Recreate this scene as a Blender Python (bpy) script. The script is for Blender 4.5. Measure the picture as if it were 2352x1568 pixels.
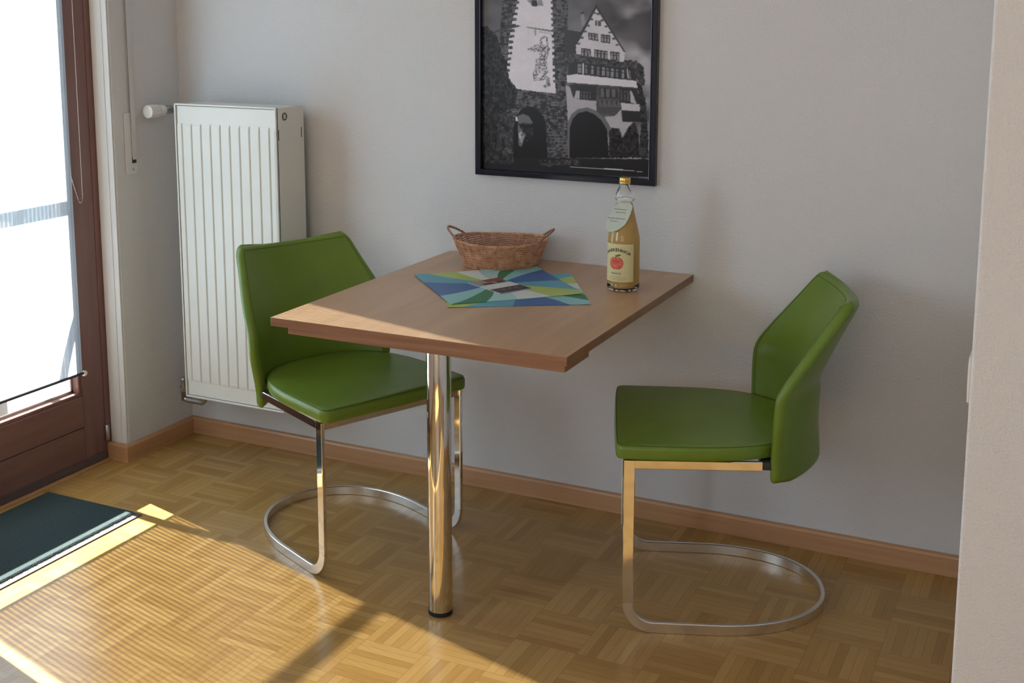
import bpy, bmesh, math, random
import numpy as np
from mathutils import Vector, Matrix
random.seed(7)
for o in list(bpy.data.objects): bpy.data.objects.remove(o, do_unlink=True)
sc = bpy.context.scene
COL = sc.collection

# ------------------------------------------------------------------ camera
cam_d = bpy.data.cameras.new('camera'); cam = bpy.data.objects.new('camera', cam_d); COL.objects.link(cam)
Rv = Vector((0.90185803, 0.43202929, 0.00167003)); Uv = Vector((-0.06934319, 0.14093584, 0.98758727)); Fv = Vector((-0.42643126, 0.89077931, -0.15706241))
m = Matrix.Identity(4)
for i in range(3):
    m[i][0] = Rv[i]; m[i][1] = Uv[i]; m[i][2] = -Fv[i]
m.translation = (2.82016843, -3.25232206, 1.49363153)
cam.matrix_world = m
cam_d.sensor_fit = 'HORIZONTAL'; cam_d.sensor_width = 36.0
cam_d.lens = 36.0*2780.7458/2352.0
cam_d.shift_x = 0.0
cam_d.shift_y = (461.6739-784.0)/2352.0
cam_d.clip_start = 0.05
sc.camera = cam
# ------------------------------------------------------------------ colour management, sky, sun
sc.view_settings.view_transform = 'Standard'; sc.view_settings.look = 'None'
sc.view_settings.exposure = 0.07; sc.view_settings.gamma = 1.0; sc.view_settings.use_curve_mapping = False
w = bpy.data.worlds.new('World'); sc.world = w; w.use_nodes = True
nt = w.node_tree; bg = nt.nodes['Background']
tc = nt.nodes.new('ShaderNodeTexCoord'); sep = nt.nodes.new('ShaderNodeSeparateXYZ'); rmp = nt.nodes.new('ShaderNodeValToRGB')
nt.links.new(tc.outputs['Generated'], sep.inputs[0]); nt.links.new(sep.outputs['Z'], rmp.inputs[0]); nt.links.new(rmp.outputs[0], bg.inputs[0])
rmp.color_ramp.elements[0].color = (.86, .93, 1.0, 1); rmp.color_ramp.elements[1].color = (.42, .62, 1.0, 1)
bg.inputs[1].default_value = 1.9
SUN_DIR = Vector((.52, -.139, -.34)).normalized()
sd = bpy.data.lights.new('sun', 'SUN'); so = bpy.data.objects.new('sun', sd); COL.objects.link(so)
sd.energy = 55.0; sd.angle = math.radians(.53); sd.color = (1.0, .95, .86)
so.rotation_euler = SUN_DIR.to_track_quat('-Z', 'Y').to_euler(); so.location = (-6, 1, 5)
def area(name, loc, d, sx, sy, e, col):
    l = bpy.data.lights.new(name, 'AREA'); l.shape = 'RECTANGLE'; l.size = sx; l.size_y = sy; l.energy = e; l.color = col
    o = bpy.data.objects.new(name, l); COL.objects.link(o); o.location = loc
    o.rotation_euler = Vector(d).to_track_quat('-Z', 'Z').to_euler(); return o
# added area lights to fill the room, placed at two unseen added windows
area('window_daylight', (-.22, -3.3, 1.45), (1, 0, 0), 1.6, 1.2, 46, (.70, .86, 1.0))
area('rear_window_daylight', (2.6, -5.32, 1.5), (0, 1, 0), 1.7, 1.2, 4, (.98, .96, .90))

# ------------------------------------------------------------------ helpers
def new_mat(name, color=(.5, .5, .5), rough=.5, metal=0.0, **kw):
    mt = bpy.data.materials.new(name); mt.use_nodes = True
    b = mt.node_tree.nodes['Principled BSDF']
    b.inputs['Base Color'].default_value = (*color, 1); b.inputs['Roughness'].default_value = rough; b.inputs['Metallic'].default_value = metal
    for k, v in kw.items(): b.inputs[k].default_value = v
    return mt
def N(mt, t, **kw):
    n = mt.node_tree.nodes.new(t)
    for k, v in kw.items(): setattr(n, k, v)
    return n
def L(mt, a, b): mt.node_tree.links.new(a, b)
def P(mt): return mt.node_tree.nodes['Principled BSDF']
def math_n(mt, op, a, b=None, c=None):
    n = N(mt, 'ShaderNodeMath', operation=op)
    for i, v in enumerate((a, b, c)):
        if v is None: continue
        if isinstance(v, (int, float)): n.inputs[i].default_value = v
        else: L(mt, v, n.inputs[i])
    return n.outputs[0]
def coords(mt, scale=(1, 1, 1)):
    t = N(mt, 'ShaderNodeTexCoord'); mp = N(mt, 'ShaderNodeMapping'); mp.inputs['Scale'].default_value = scale
    L(mt, t.outputs['Object'], mp.inputs[0]); return mp.outputs[0]
def noise(mt, vec, scale, detail=3, rough=.5):
    n = N(mt, 'ShaderNodeTexNoise'); n.inputs['Scale'].default_value = scale; n.inputs['Detail'].default_value = detail; n.inputs['Roughness'].default_value = rough
    L(mt, vec, n.inputs['Vector']); return n.outputs[0]
def ramp(mt, fac, stops):
    r = N(mt, 'ShaderNodeValToRGB'); els = r.color_ramp.elements
    while len(els) < len(stops): els.new(.5)
    for e, (p, c) in zip(els, stops): e.position = p; e.color = (*c, 1)
    L(mt, fac, r.inputs[0]); return r.outputs[0]
def bump(mt, h, strength, dist):
    b = N(mt, 'ShaderNodeBump'); b.inputs['Strength'].default_value = strength; b.inputs['Distance'].default_value = dist
    L(mt, h, b.inputs['Height']); L(mt, b.outputs[0], P(mt).inputs['Normal'])

def mesh_obj(name, verts, faces, mat, parent=None, smooth=False, mats=None, midx=None):
    me = bpy.data.meshes.new(name); me.from_pydata([tuple(v) for v in verts], [], faces); me.update()
    o = bpy.data.objects.new(name, me); COL.objects.link(o)
    for mm in (mats or [mat]): me.materials.append(mm)
    if midx is not None:
        for p_, i_ in zip(me.polygons, midx): p_.material_index = i_
    if smooth:
        for p_ in me.polygons: p_.use_smooth = True
    if parent is not None: o.parent = parent
    return o
def bm_obj(name, bm, mat, parent=None, smooth=False, mats=None, ang=40):
    bmesh.ops.recalc_face_normals(bm, faces=bm.faces)
    me = bpy.data.meshes.new(name); bm.to_mesh(me); bm.free()
    o = bpy.data.objects.new(name, me); COL.objects.link(o)
    for mm in (mats or [mat]): me.materials.append(mm)
    if smooth:
        for p_ in me.polygons: p_.use_smooth = True
        try: me.set_sharp_from_angle(angle=math.radians(ang))
        except Exception: pass
    if parent is not None: o.parent = parent
    return o
def box(bm, x0, x1, y0, y1, z0, z1, bev=0.0, seg=2):
    r = bmesh.ops.create_cube(bm, size=1.0)
    vs = r['verts']
    for v in vs:
        v.co = Vector(((x0+x1)/2+v.co.x*(x1-x0), (y0+y1)/2+v.co.y*(y1-y0), (z0+z1)/2+v.co.z*(z1-z0)))
    if bev > 0:
        es = {e for v in vs for e in v.link_edges}
        bmesh.ops.bevel(bm, geom=list(es), offset=bev, segments=seg, affect='EDGES', profile=.5)
def box_obj(name, b, mat, parent=None, bev=0.0, smooth=None):
    bm = bmesh.new(); box(bm, *b, bev=bev); return bm_obj(name, bm, mat, parent, smooth=bev > 0 if smooth is None else smooth, ang=20)
def multi_box(name, bs, mat, parent=None, bev=0.0):
    bm = bmesh.new()
    for b in bs: box(bm, *b, bev=bev)
    return bm_obj(name, bm, mat, parent, smooth=bev > 0, ang=20)
def lathe(name, prof, mat, parent=None, n=48, axis='Z', at=(0, 0, 0), closed_ends=True):
    vs, fs = [], []
    for (r, z) in prof:
        for k in range(n):
            a = 2*math.pi*k/n; p = (r*math.cos(a), r*math.sin(a), z)
            if axis == 'X': p = (p[2], p[0], p[1])
            if axis == 'Y': p = (p[1], p[2], p[0])
            vs.append((p[0]+at[0], p[1]+at[1], p[2]+at[2]))
    for i in range(len(prof)-1):
        for k in range(n):
            fs.append((i*n+k, i*n+(k+1) % n, (i+1)*n+(k+1) % n, (i+1)*n+k))
    if closed_ends:
        fs.append(tuple(range(n-1, -1, -1))); fs.append(tuple((len(prof)-1)*n+k for k in range(n)))
    bm = bmesh.new(); me = bpy.data.meshes.new('t'); me.from_pydata(vs, [], fs); bm.from_mesh(me); bpy.data.meshes.remove(me)
    return bm_obj(name, bm, mat, parent, smooth=True)
def tube_into(vs, fs, pts, r, n=6, closed=False):
    pts = [Vector(p) for p in pts]; base = len(vs); m_ = len(pts); prev = None
    for i, p in enumerate(pts):
        a = pts[(i-1) % m_] if (closed or i > 0) else p; b = pts[(i+1) % m_] if (closed or i < m_-1) else p
        t = (b-a).normalized()
        if prev is None:
            prev = t.orthogonal().normalized()
        u = (prev-t*prev.dot(t))
        u = u.normalized() if u.length > 1e-6 else t.orthogonal().normalized()
        v = t.cross(u); prev = u
        rr = r[i] if isinstance(r, (list, tuple)) else r
        for k in range(n):
            an = 2*math.pi*k/n; vs.append(p+u*rr*math.cos(an)+v*rr*math.sin(an))
    for i in range(m_ if closed else m_-1):
        j = (i+1) % m_
        for k in range(n): fs.append((base+i*n+k, base+i*n+(k+1) % n, base+j*n+(k+1) % n, base+j*n+k))
    if not closed:
        fs.append(tuple(base+k for k in range(n-1, -1, -1))); fs.append(tuple(base+(m_-1)*n+k for k in range(n)))
def tube_obj(name, pts, r, mat, parent=None, n=8, closed=False):
    vs, fs = [], []; tube_into(vs, fs, pts, r, n, closed); return mesh_obj(name, vs, fs, mat, parent, smooth=True)
def sweep_bar(name, pts, sides, wid, th, mat, parent=None, bev=.0015):
    """flat bar: pts centre line, sides = thickness direction at each point, wid across the other way"""
    vs, fs = [], []; h = wid/2; t = th/2
    sec = [(-h+bev, -t), (h-bev, -t), (h, -t+bev), (h, t-bev), (h-bev, t), (-h+bev, t), (-h, t-bev), (-h, -t+bev)]
    m_ = len(pts)
    for i in range(m_):
        a = Vector(pts[max(i-1, 0)]); b = Vector(pts[min(i+1, m_-1)]); tg = (b-a).normalized()
        s = Vector(sides[i]); s = (s-tg*s.dot(tg)).normalized(); q = tg.cross(s).normalized()
        for (c1, c2) in sec: vs.append(Vector(pts[i])+q*c1+s*c2)
    for i in range(m_-1):
        for k in range(8): fs.append((i*8+k, i*8+(k+1) % 8, (i+1)*8+(k+1) % 8, (i+1)*8+k))
    fs.append(tuple(range(7, -1, -1))); fs.append(tuple((m_-1)*8+k for k in range(8)))
    bm = bmesh.new(); me = bpy.data.meshes.new('t'); me.from_pydata([tuple(v) for v in vs], [], fs); bm.from_mesh(me); bpy.data.meshes.remove(me)
    return bm_obj(name, bm, mat, parent, smooth=True)
def prism(name, outline, z0, z1, mat, parent=None, bev=0.0, seg=3):
    bm = bmesh.new(); vs = [bm.verts.new((x, y, z0)) for x, y in outline]; f = bm.faces.new(vs)
    r = bmesh.ops.extrude_face_region(bm, geom=[f]); up = [g for g in r['geom'] if isinstance(g, bmesh.types.BMVert)]
    for v in up: v.co.z = z1
    if bev > 0:
        es = [e for e in bm.edges if abs(e.verts[0].co.z-e.verts[1].co.z) < 1e-6]
        bmesh.ops.bevel(bm, geom=es, offset=bev, segments=seg, affect='EDGES', profile=.5)
    return bm_obj(name, bm, mat, parent, smooth=bev > 0)
def thing(name, label, cat, loc=(0, 0, 0), rz=0.0, group=None):
    o = bpy.data.objects.new(name, None); COL.objects.link(o); o.location = loc; o.rotation_euler = (0, 0, rz)
    o.empty_display_size = .05; o['label'] = label; o['category'] = cat
    if group: o['group'] = group
    return o
def tag(o, label, cat, group=None):
    o['label'] = label; o['category'] = cat
    if group: o['group'] = group
    return o
def struct(o): o['kind'] = 'structure'; return o
def shift(o, v):
    for vv in o.data.vertices: vv.co = vv.co+Vector(v)

# ------------------------------------------------------------------ materials
M = {}
# woodchip wallpaper, painted white
m_ = new_mat('wall_paint', (.668, .672, .686), .92); c_ = coords(m_)
h1 = noise(m_, c_, 150, 3, .6); h2 = noise(m_, c_, 380, 2, .5)
hh = math_n(m_, 'ADD', h1, math_n(m_, 'MULTIPLY', h2, .35)); bump(m_, hh, .65, .004); M['wall'] = m_
M['ceiling'] = new_mat('ceiling_paint', (.78, .77, .74), .9)
m_ = new_mat('reveal_paint', (.74, .74, .74), .75); bump(m_, noise(m_, coords(m_), 150, 2), .2, .002); M['reveal'] = m_
# mosaic parquet
m_ = new_mat('mosaic_parquet', (.4, .25, .1), .33); t_ = N(m_, 'ShaderNodeTexCoord'); sx = N(m_, 'ShaderNodeSeparateXYZ'); L(m_, t_.outputs['Object'], sx.inputs[0])
X = math_n(m_, 'DIVIDE', math_n(m_, 'SUBTRACT', sx.outputs[0], .06), .16); Y = math_n(m_, 'DIVIDE', math_n(m_, 'ADD', sx.outputs[1], .007), .16)
ix = math_n(m_, 'FLOOR', X); iy = math_n(m_, 'FLOOR', Y); fx = math_n(m_, 'SUBTRACT', X, ix); fy = math_n(m_, 'SUBTRACT', Y, iy)
par = math_n(m_, 'FLOORED_MODULO', math_n(m_, 'ADD', ix, iy), 2.0)
def mixv(mt, f, a, b): return math_n(mt, 'ADD', math_n(mt, 'MULTIPLY', a, math_n(mt, 'SUBTRACT', 1.0, f)), math_n(mt, 'MULTIPLY', b, f))
across = mixv(m_, par, fx, fy); along = mixv(m_, par, fy, fx)      # even tiles: strips run along y
s7 = math_n(m_, 'MULTIPLY', across, 7.0); si = math_n(m_, 'FLOOR', s7); sf = math_n(m_, 'SUBTRACT', s7, si)
cv = N(m_, 'ShaderNodeCombineXYZ'); L(m_, math_n(m_, 'ADD', ix, math_n(m_, 'MULTIPLY', si, .137)), cv.inputs[0]); L(m_, math_n(m_, 'ADD', iy, math_n(m_, 'MULTIPLY', si, .071)), cv.inputs[1]); L(m_, si, cv.inputs[2])
wn = N(m_, 'ShaderNodeTexWhiteNoise', noise_dimensions='3D'); L(m_, cv.outputs[0], wn.inputs['Vector'])
cg = N(m_, 'ShaderNodeCombineXYZ'); L(m_, math_n(m_, 'MULTIPLY', along, 2.0), cg.inputs[0]); L(m_, math_n(m_, 'MULTIPLY', across, 42.0), cg.inputs[1])
L(m_, math_n(m_, 'ADD', math_n(m_, 'MULTIPLY', ix, 3.7), math_n(m_, 'MULTIPLY', iy, 9.1)), cg.inputs[2])
gr = noise(m_, cg.outputs[0], 1.2, 3, .6)
cl = noise(m_, coords(m_), 1.6, 2)
tone = math_n(m_, 'ADD', math_n(m_, 'MULTIPLY', wn.outputs[0], .52), math_n(m_, 'MULTIPLY', gr, .48))
col = ramp(m_, tone, [(0.0, (.270, .142, .038)), (.22, (.345, .190, .054)), (.5, (.415, .240, .074)), (.8, (.470, .285, .098)), (1.0, (.53, .335, .13))])
e1 = math_n(m_, 'MINIMUM', sf, math_n(m_, 'SUBTRACT', 1.0, sf)); e1 = math_n(m_, 'MULTIPLY', e1, .0229)
e2 = math_n(m_, 'MINIMUM', along, math_n(m_, 'SUBTRACT', 1.0, along)); e2 = math_n(m_, 'MULTIPLY', e2, .16)
ed = math_n(m_, 'MINIMUM', e1, e2); jm = math_n(m_, 'SMOOTH_MIN', math_n(m_, 'DIVIDE', ed, .0009), 1.0, .1)
dk = N(m_, 'ShaderNodeMix', data_type='RGBA'); dk.inputs[6].default_value = (.24, .13, .045, 1); L(m_, col, dk.inputs[7]); L(m_, jm, dk.inputs[0]); L(m_, dk.outputs[2], P(m_).inputs['Base Color'])
L(m_, math_n(m_, 'ADD', math_n(m_, 'MULTIPLY', gr, .10), .20), P(m_).inputs['Roughness'])
bump(m_, math_n(m_, 'ADD', math_n(m_, 'MULTIPLY', jm, .25), math_n(m_, 'ADD', math_n(m_, 'MULTIPLY', cl, .6), math_n(m_, 'MULTIPLY', wn.outputs[0], .10))), .22, .0012)
P(m_).inputs['Specular IOR Level'].default_value = .5
M['floor'] = m_
def wood(name, dark, mid, light, scale, rough, bs=.1):
    mt = new_mat(name, mid, rough); v = coords(mt, scale)
    wv = noise(mt, v, 3.0, 5, .6); n2 = noise(mt, coords(mt, tuple(s*.22 for s in scale)), 3.0, 2)
    f = math_n(mt, 'ADD', math_n(mt, 'MULTIPLY', wv, .6), math_n(mt, 'MULTIPLY', n2, .4))
    L(mt, ramp(mt, f, [(.3, dark), (.5, mid), (.7, light)]), P(mt).inputs['Base Color']); bump(mt, wv, bs, .0008); return mt
M['table'] = wood('beech_table', (.410, .245, .138), (.495, .310, .180), (.575, .375, .230), (9, 1.1, 9), .32)
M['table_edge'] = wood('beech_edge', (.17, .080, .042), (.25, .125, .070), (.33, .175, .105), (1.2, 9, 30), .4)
M['base_x'] = wood('beech_skirting', (.44, .235, .115), (.52, .29, .15), (.58, .34, .185), (.8, 6, 30), .32, .05)
M['base_y'] = wood('beech_skirting_side', (.42, .22, .105), (.50, .275, .14), (.56, .33, .175), (6, .8, 30), .32, .05)
M['door'] = wood('door_wood', (.165, .085, .078), (.205, .108, .098), (.24, .130, .115), (12, 1, 12), .38, .1)
M['doorv'] = wood('door_wood_upright', (.165, .085, .078), (.205, .108, .098), (.24, .130, .115), (12, 12, 1), .38, .1)
M['weather'] = new_mat('weather_strip', (.10, .075, .078), .6)
M['groove'] = new_mat('groove', (.02, .01, .01), .8)
M['chrome'] = new_mat('chrome', (.80, .77, .72), .07, 1.0)
M['polished'] = new_mat('polished_steel', (.80, .78, .76), .27, 1.0)
M['steel'] = new_mat('brushed_steel', (.5, .5, .5), .35, 1.0)
M['rubber'] = new_mat('black_rubber', (.012, .012, .012), .6)
def leather(name, c1, c2):
    mt = new_mat(name, c1, .33); v = coords(mt); vo = N(mt, 'ShaderNodeTexVoronoi'); vo.inputs['Scale'].default_value = 420; L(mt, v, vo.inputs['Vector'])
    L(mt, ramp(mt, noise(mt, v, 9, 3), [(.3, c1), (.7, c2)]), P(mt).inputs['Base Color'])
    bump(mt, vo.outputs[0], .18, .0006); P(mt).inputs['Specular IOR Level'].default_value = .45; return mt
M['leather'] = leather('green_leather', (.122, .200, .020), (.140, .226, .025))
M['thread'] = new_mat('seam_thread', (.060, .115, .014), .7)
M['white'] = new_mat('radiator_enamel', (.74, .74, .70), .35)
M['plastic'] = new_mat('white_plastic', (.80, .80, .78), .35)
M['offwhite'] = new_mat('switch_plastic', (.68, .68, .67), .4)
M['dark'] = new_mat('dark_plastic', (.03, .03, .03), .5)
M['grey'] = new_mat('grey_plastic', (.22, .22, .22), .5)
M['emblem'] = new_mat('grey_emblem', (.12, .12, .12), .4)
M['frame'] = new_mat('navy_lacquer', (.006, .010, .024), .14)
M['terrace'] = None

# ------------------------------------------------------------------ room shell
struct(box_obj('floor', (-.075, 4.6, -5.2, 0.06, -.08, 0), M['floor']))
struct(box_obj('ceiling', (-.3, 4.6, -5.3, .1, 2.5, 2.6), M['ceiling']))
struct(box_obj('wall_back', (-.3, 2.72, 0, .12, -.08, 2.5), M['wall']))
DR0, DR1, DTOP = -.318, -1.335, 2.12      # door opening (y from .. to, head)
WY0, WY1, WZ0, WZ1 = -2.5, -4.1, .85, 2.05
bm = bmesh.new()
box(bm, -.3, 0, DR0, 0.06, -.08, 2.5, bev=.004)
box(bm, -.3, 0, DR1, DR0, DTOP, 2.5)
box(bm, -.3, 0, WY0, DR1, -.08, 2.5)
box(bm, -.3, 0, WY1, WY0, -.08, WZ0); box(bm, -.3, 0, WY1, WY0, WZ1, 2.5)
box(bm, -.3, 0, -5.3, WY1, -.08, 2.5)
struct(bm_obj('wall_left', bm, M['wall']))
bm = bmesh.new()
box(bm, 0, 1.6, -5.32, -5.2, -.08, 2.5); box(bm, 3.5, 4.6, -5.32, -5.2, -.08, 2.5)
box(bm, 1.6, 3.5, -5.32, -5.2, -.08, .85); box(bm, 1.6, 3.5, -5.32, -5.2, 2.1, 2.5)
struct(bm_obj('wall_front', bm, M['wall']))
struct(box_obj('wall_far_right', (4.6, 4.72, -5.3, .1, -.08, 2.5), M['wall']))
# projecting wall block on the right, edge softly rounded
bm = bmesh.new(); box(bm, 2.664, 4.6, -1.1, .02, -.001, 2.5)
es = [e for e in bm.edges if all(abs(v.co.x-2.664) < 1e-4 and abs(v.co.y+1.1) < 1e-4 for v in e.verts)]
bmesh.ops.bevel(bm, geom=es, offset=.006, segments=4, affect='EDGES', profile=.5)
struct(bm_obj('wall_right', bm, M['wall'], smooth=True))
# reveal lining beside the door, with a soft double step
struct(multi_box('trim_1', [(-.072, -.002, -.324, -.3185, .055, 2.12), (-.050, -.022, -.327, -.323, .055, 2.12)], M['reveal'], bev=.0025))
# skirting boards
def skirt(name, path, mat):
    """path: list of (x,y) on the wall line with outward dir (nx,ny)"""
    vs, fs = [], []; prof = [(0, 0), (.015, 0), (.015, .050), (.012, .056), (.006, .058), (0, .058)]
    for (x, y, nx, ny) in path:
        for d, z in prof: vs.append((x+nx*d, y+ny*d, z))
    n = len(prof)
    for i in range(len(path)-1):
        for k in range(n): fs.append((i*n+k, i*n+(k+1) % n, (i+1)*n+(k+1) % n, (i+1)*n+k))
    fs.append(tuple(range(n))); fs.append(tuple((len(path)-1)*n+k for k in range(n-1, -1, -1)))
    bm = bmesh.new(); me = bpy.data.meshes.new('t'); me.from_pydata(vs, [], fs); bm.from_mesh(me); bpy.data.meshes.remove(me)
    return struct(bm_obj(name, bm, mat))
skirt('baseboard_back', [(.0, 0, 0, -1), (2.664, 0, 0, -1)], M['base_x'])
skirt('baseboard_left', [(0, 0, 1, 0), (0, -.327, 1, -1), (-.072, -.327, 0, -1)], M['base_y'])
skirt('baseboard_left_far', [(0, DR1, 1, 0), (0, -5.2, 1, 0)], M['base_y'])
skirt('baseboard_right', [(2.664, -.016, -1, 0), (2.664, -1.1, -1, -1), (4.6, -1.1, 0, -1)], M['base_x'])

# ------------------------------------------------------------------ glazed balcony door
door = struct(box_obj('door_1', (-.128, -.092, -1.335, -.318, .0, .02), M['door']))
G0, G1, GZ0, GZ1 = -1.215, -.449, .258, 2.0
X0, X1 = -.130, -.075
def dpart(n, b, mt, bev=.002): return box_obj(n, b, mt, door, bev)
dpart('frame_post', (-.16, -.073, -.345, -.3185, 0, 2.12), M['doorv']); dpart('frame_post', (-.16, -.073, -1.3345, -1.31, 0, 2.12), M['doorv'])
dpart('frame_head', (-.16, -.073, -1.31, -.345, 2.07, 2.12), M['door'])
dpart('stile', (X0, X1, G1+.012, -.3455, .02, 2.07), M['doorv']); dpart('stile', (X0, X1, -1.3095, G0-.012, .02, 2.07), M['doorv'])
dpart('top_rail', (X0, X1, G0-.012, G1+.012, GZ1+.012, 2.07), M['door'])
dpart('bottom_rail', (X0, X1, G0-.012, G1+.012, .1415, GZ0-.012), M['door']); dpart('kick_board', (X0, X1, G0-.012, G1+.012, .02, .1385), M['door'])
def gbead(n, b):
    dpart(n, b, M['door'], .003)
gbead('glazing_bead', (-.105, -.078, G0-.012, G1+.012, GZ0-.012, GZ0)); gbead('glazing_bead', (-.105, -.078, G0-.012, G1+.012, GZ1, GZ1+.012))
gbead('glazing_bead', (-.105, -.078, G1, G1+.012, GZ0, GZ1)); gbead('glazing_bead', (-.105, -.078, G0-.012, G0, GZ0, GZ1))
gm = bpy.data.materials.new('window_glass'); gm.use_nodes = True; g_ = gm.node_tree; g_.nodes.remove(g_.nodes['Principled BSDF'])
tr = g_.nodes.new('ShaderNodeBsdfTransparent'); tr.inputs[0].default_value = (.95, .97, .96, 1); gl = g_.nodes.new('ShaderNodeBsdfGlossy'); gl.inputs['Roughness'].default_value = .02
fr = g_.nodes.new('ShaderNodeFresnel'); fr.inputs[0].default_value = 1.3; mx = g_.nodes.new('ShaderNodeMixShader')
g_.links.new(fr.outputs[0], mx.inputs[0]); g_.links.new(tr.outputs[0], mx.inputs[1]); g_.links.new(gl.outputs[0], mx.inputs[2]); g_.links.new(mx.outputs[0], g_.nodes['Material Output'].inputs[0])
dpart('glass_pane', (-.108, -.105, G0-.01, G1+.01, GZ0-.01, GZ1+.01), gm, 0)
multi_box('glazing_seal', [(-.1049, -.1035, G0-.011, G1+.011, GZ0-.011, GZ0+.008), (-.1049, -.1035, G1-.008, G1+.011, GZ0, GZ1), (-.1049, -.1035, G0-.011, G0+.008, GZ0, GZ1)], M['steel'], door)
struct(box_obj('trim_2', (-.17, -.055, DR1, DR0, -.005, .006), M['base_y'], bev=.002))
dpart('weather_strip', (X1, -.069, -1.309, -.346, .008, .032), M['weather'])
# hinge on the frame post
lathe('hinge', [(.006, 0), (.0075, .002), (.0075, .05), (.006, .052)], M['steel'], door, n=16, at=(-.068, -.345, .07))

# unseen window frames, added to go with the fill lights behind them
for i, (ax, b) in enumerate((('x', (-.20, -.15, WY1, WY0, WZ0, WZ1)), ('y', (1.6, 3.5, -5.30, -5.25, .85, 2.1)))):
    bs = []; t = .06; x0, x1, y0, y1, z0, z1 = b
    if ax == 'x': bs = [(x0, x1, y0, y1, z0, z0+t), (x0, x1, y0, y1, z1-t, z1), (x0, x1, y0, y0+t, z0+t, z1-t), (x0, x1, y1-t, y1, z0+t, z1-t), (x0, x1, (y0+y1)/2-.03, (y0+y1)/2+.03, z0+t, z1-t)]
    else: bs = [(x0, x1, y0, y1, z0, z0+t), (x0, x1, y0, y1, z1-t, z1), (x0, x0+t, y0, y1, z0+t, z1-t), (x1-t, x1, y0, y1, z0+t, z1-t), ((x0+x1)/2-.03, (x0+x1)/2+.03, y0, y1, z0+t, z1-t)]
    struct(multi_box('window_%d' % (i+1), bs, M['doorv']))

# ------------------------------------------------------------------ roller blind on the door
fm = bpy.data.materials.new('blind_fabric'); fm.use_nodes = True; f_ = fm.node_tree; f_.nodes.remove(f_.nodes['Principled BSDF'])
t_ = N(fm, 'ShaderNodeTexCoord'); s_ = N(fm, 'ShaderNodeSeparateXYZ'); L(fm, t_.outputs['Object'], s_.inputs[0])
ph = math_n(fm, 'FRACT', math_n(fm, 'DIVIDE', s_.outputs[1], .0155))
dd = math_n(fm, 'ABSOLUTE', math_n(fm, 'SUBTRACT', ph, .5))
gap = math_n(fm, 'LESS_THAN', dd, .165)
alpha = math_n(fm, 'ADD', math_n(fm, 'MULTIPLY', gap, .16), .06)
T1 = N(fm, 'ShaderNodeBsdfTranslucent'); T1.inputs[0].default_value = (.245, .325, .430, 1); D1 = N(fm, 'ShaderNodeBsdfDiffuse'); D1.inputs[0].default_value = (.62, .64, .65, 1)
mA = N(fm, 'ShaderNodeMixShader'); mA.inputs[0].default_value = .42; L(fm, T1.outputs[0], mA.inputs[1]); L(fm, D1.outputs[0], mA.inputs[2])
TR = N(fm, 'ShaderNodeBsdfTransparent'); mB = N(fm, 'ShaderNodeMixShader'); L(fm, alpha, mB.inputs[0]); L(fm, mA.outputs[0], mB.inputs[1]); L(fm, TR.outputs[0], mB.inputs[2])
L(fm, mB.outputs[0], f_.nodes['Material Output'].inputs[0])
blind = thing('roller_blind', 'white pinstriped roller blind pulled down over the glazed balcony door', 'blind', (-.062, -.818, .32))
bx, by0, by1 = -.062, -1.187, -.445
def rel(o): shift(o, (.062, .818, -.32)); return o
rel(mesh_obj('fabric', [(bx, by0, .331), (bx, by1, .331), (bx, by1, 2.03), (bx, by0, 2.03)], [(0, 1, 2, 3)], fm, blind))
rel(tube_obj('bottom_bar', [(bx, by0-.004, .327), (bx, by1+.004, .327)], .0045, M['dark'], blind, n=12))
rel(lathe('end_cap', [(.003, 0), (.0085, .001), (.0095, .006), (.008, .011), (.003, .013)], M['plastic'], blind, n=20, axis='Y', at=(bx, by1+.003, .325)))
rel(lathe('roller_tube', [(.013, 0), (.015, .002), (.015, .755), (.013, .757)], M['plastic'], blind, n=24, axis='Y', at=(bx, -1.195, 2.04)))
# bead chain loop
vs, fs = [], []
pts = [(bx+.006, -.409-.0*i, z) for i, z in enumerate(np.arange(2.03, .905, -.0065))]
pts += [(bx+.006, -.409-.010*(1-math.cos(a)), .900-.018*math.sin(a)) for a in np.linspace(.2, math.pi, 8)]
pts += [(bx+.006-.009*min(1, (z-.903)/.05), -.431-.022*min(1, (z-.903)/.12), z) for z in np.arange(.903, 2.03, .0065)]
for p_ in pts:
    b0 = len(vs)
    ring = [(0, .0016), (.0014, .0008), (.0014, -.0008), (0, -.0016)]
    vs.append((p_[0], p_[1], p_[2]+.0018))
    for k in range(6): a = k*math.pi/3; vs.append((p_[0]+.0018*math.cos(a), p_[1]+.0018*math.sin(a), p_[2]))
    vs.append((p_[0], p_[1], p_[2]-.0018))
    for k in range(6): fs.append((b0, b0+1+k, b0+1+(k+1) % 6)); fs.append((b0+7, b0+1+(k+1) % 6, b0+1+k))
half = len(pts)//2
tube_into(vs, fs, pts[::6]+[pts[-1]], .0006, 4)
rel(mesh_obj('bead_chain', vs, fs, M['plastic'], blind, smooth=True))

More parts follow.
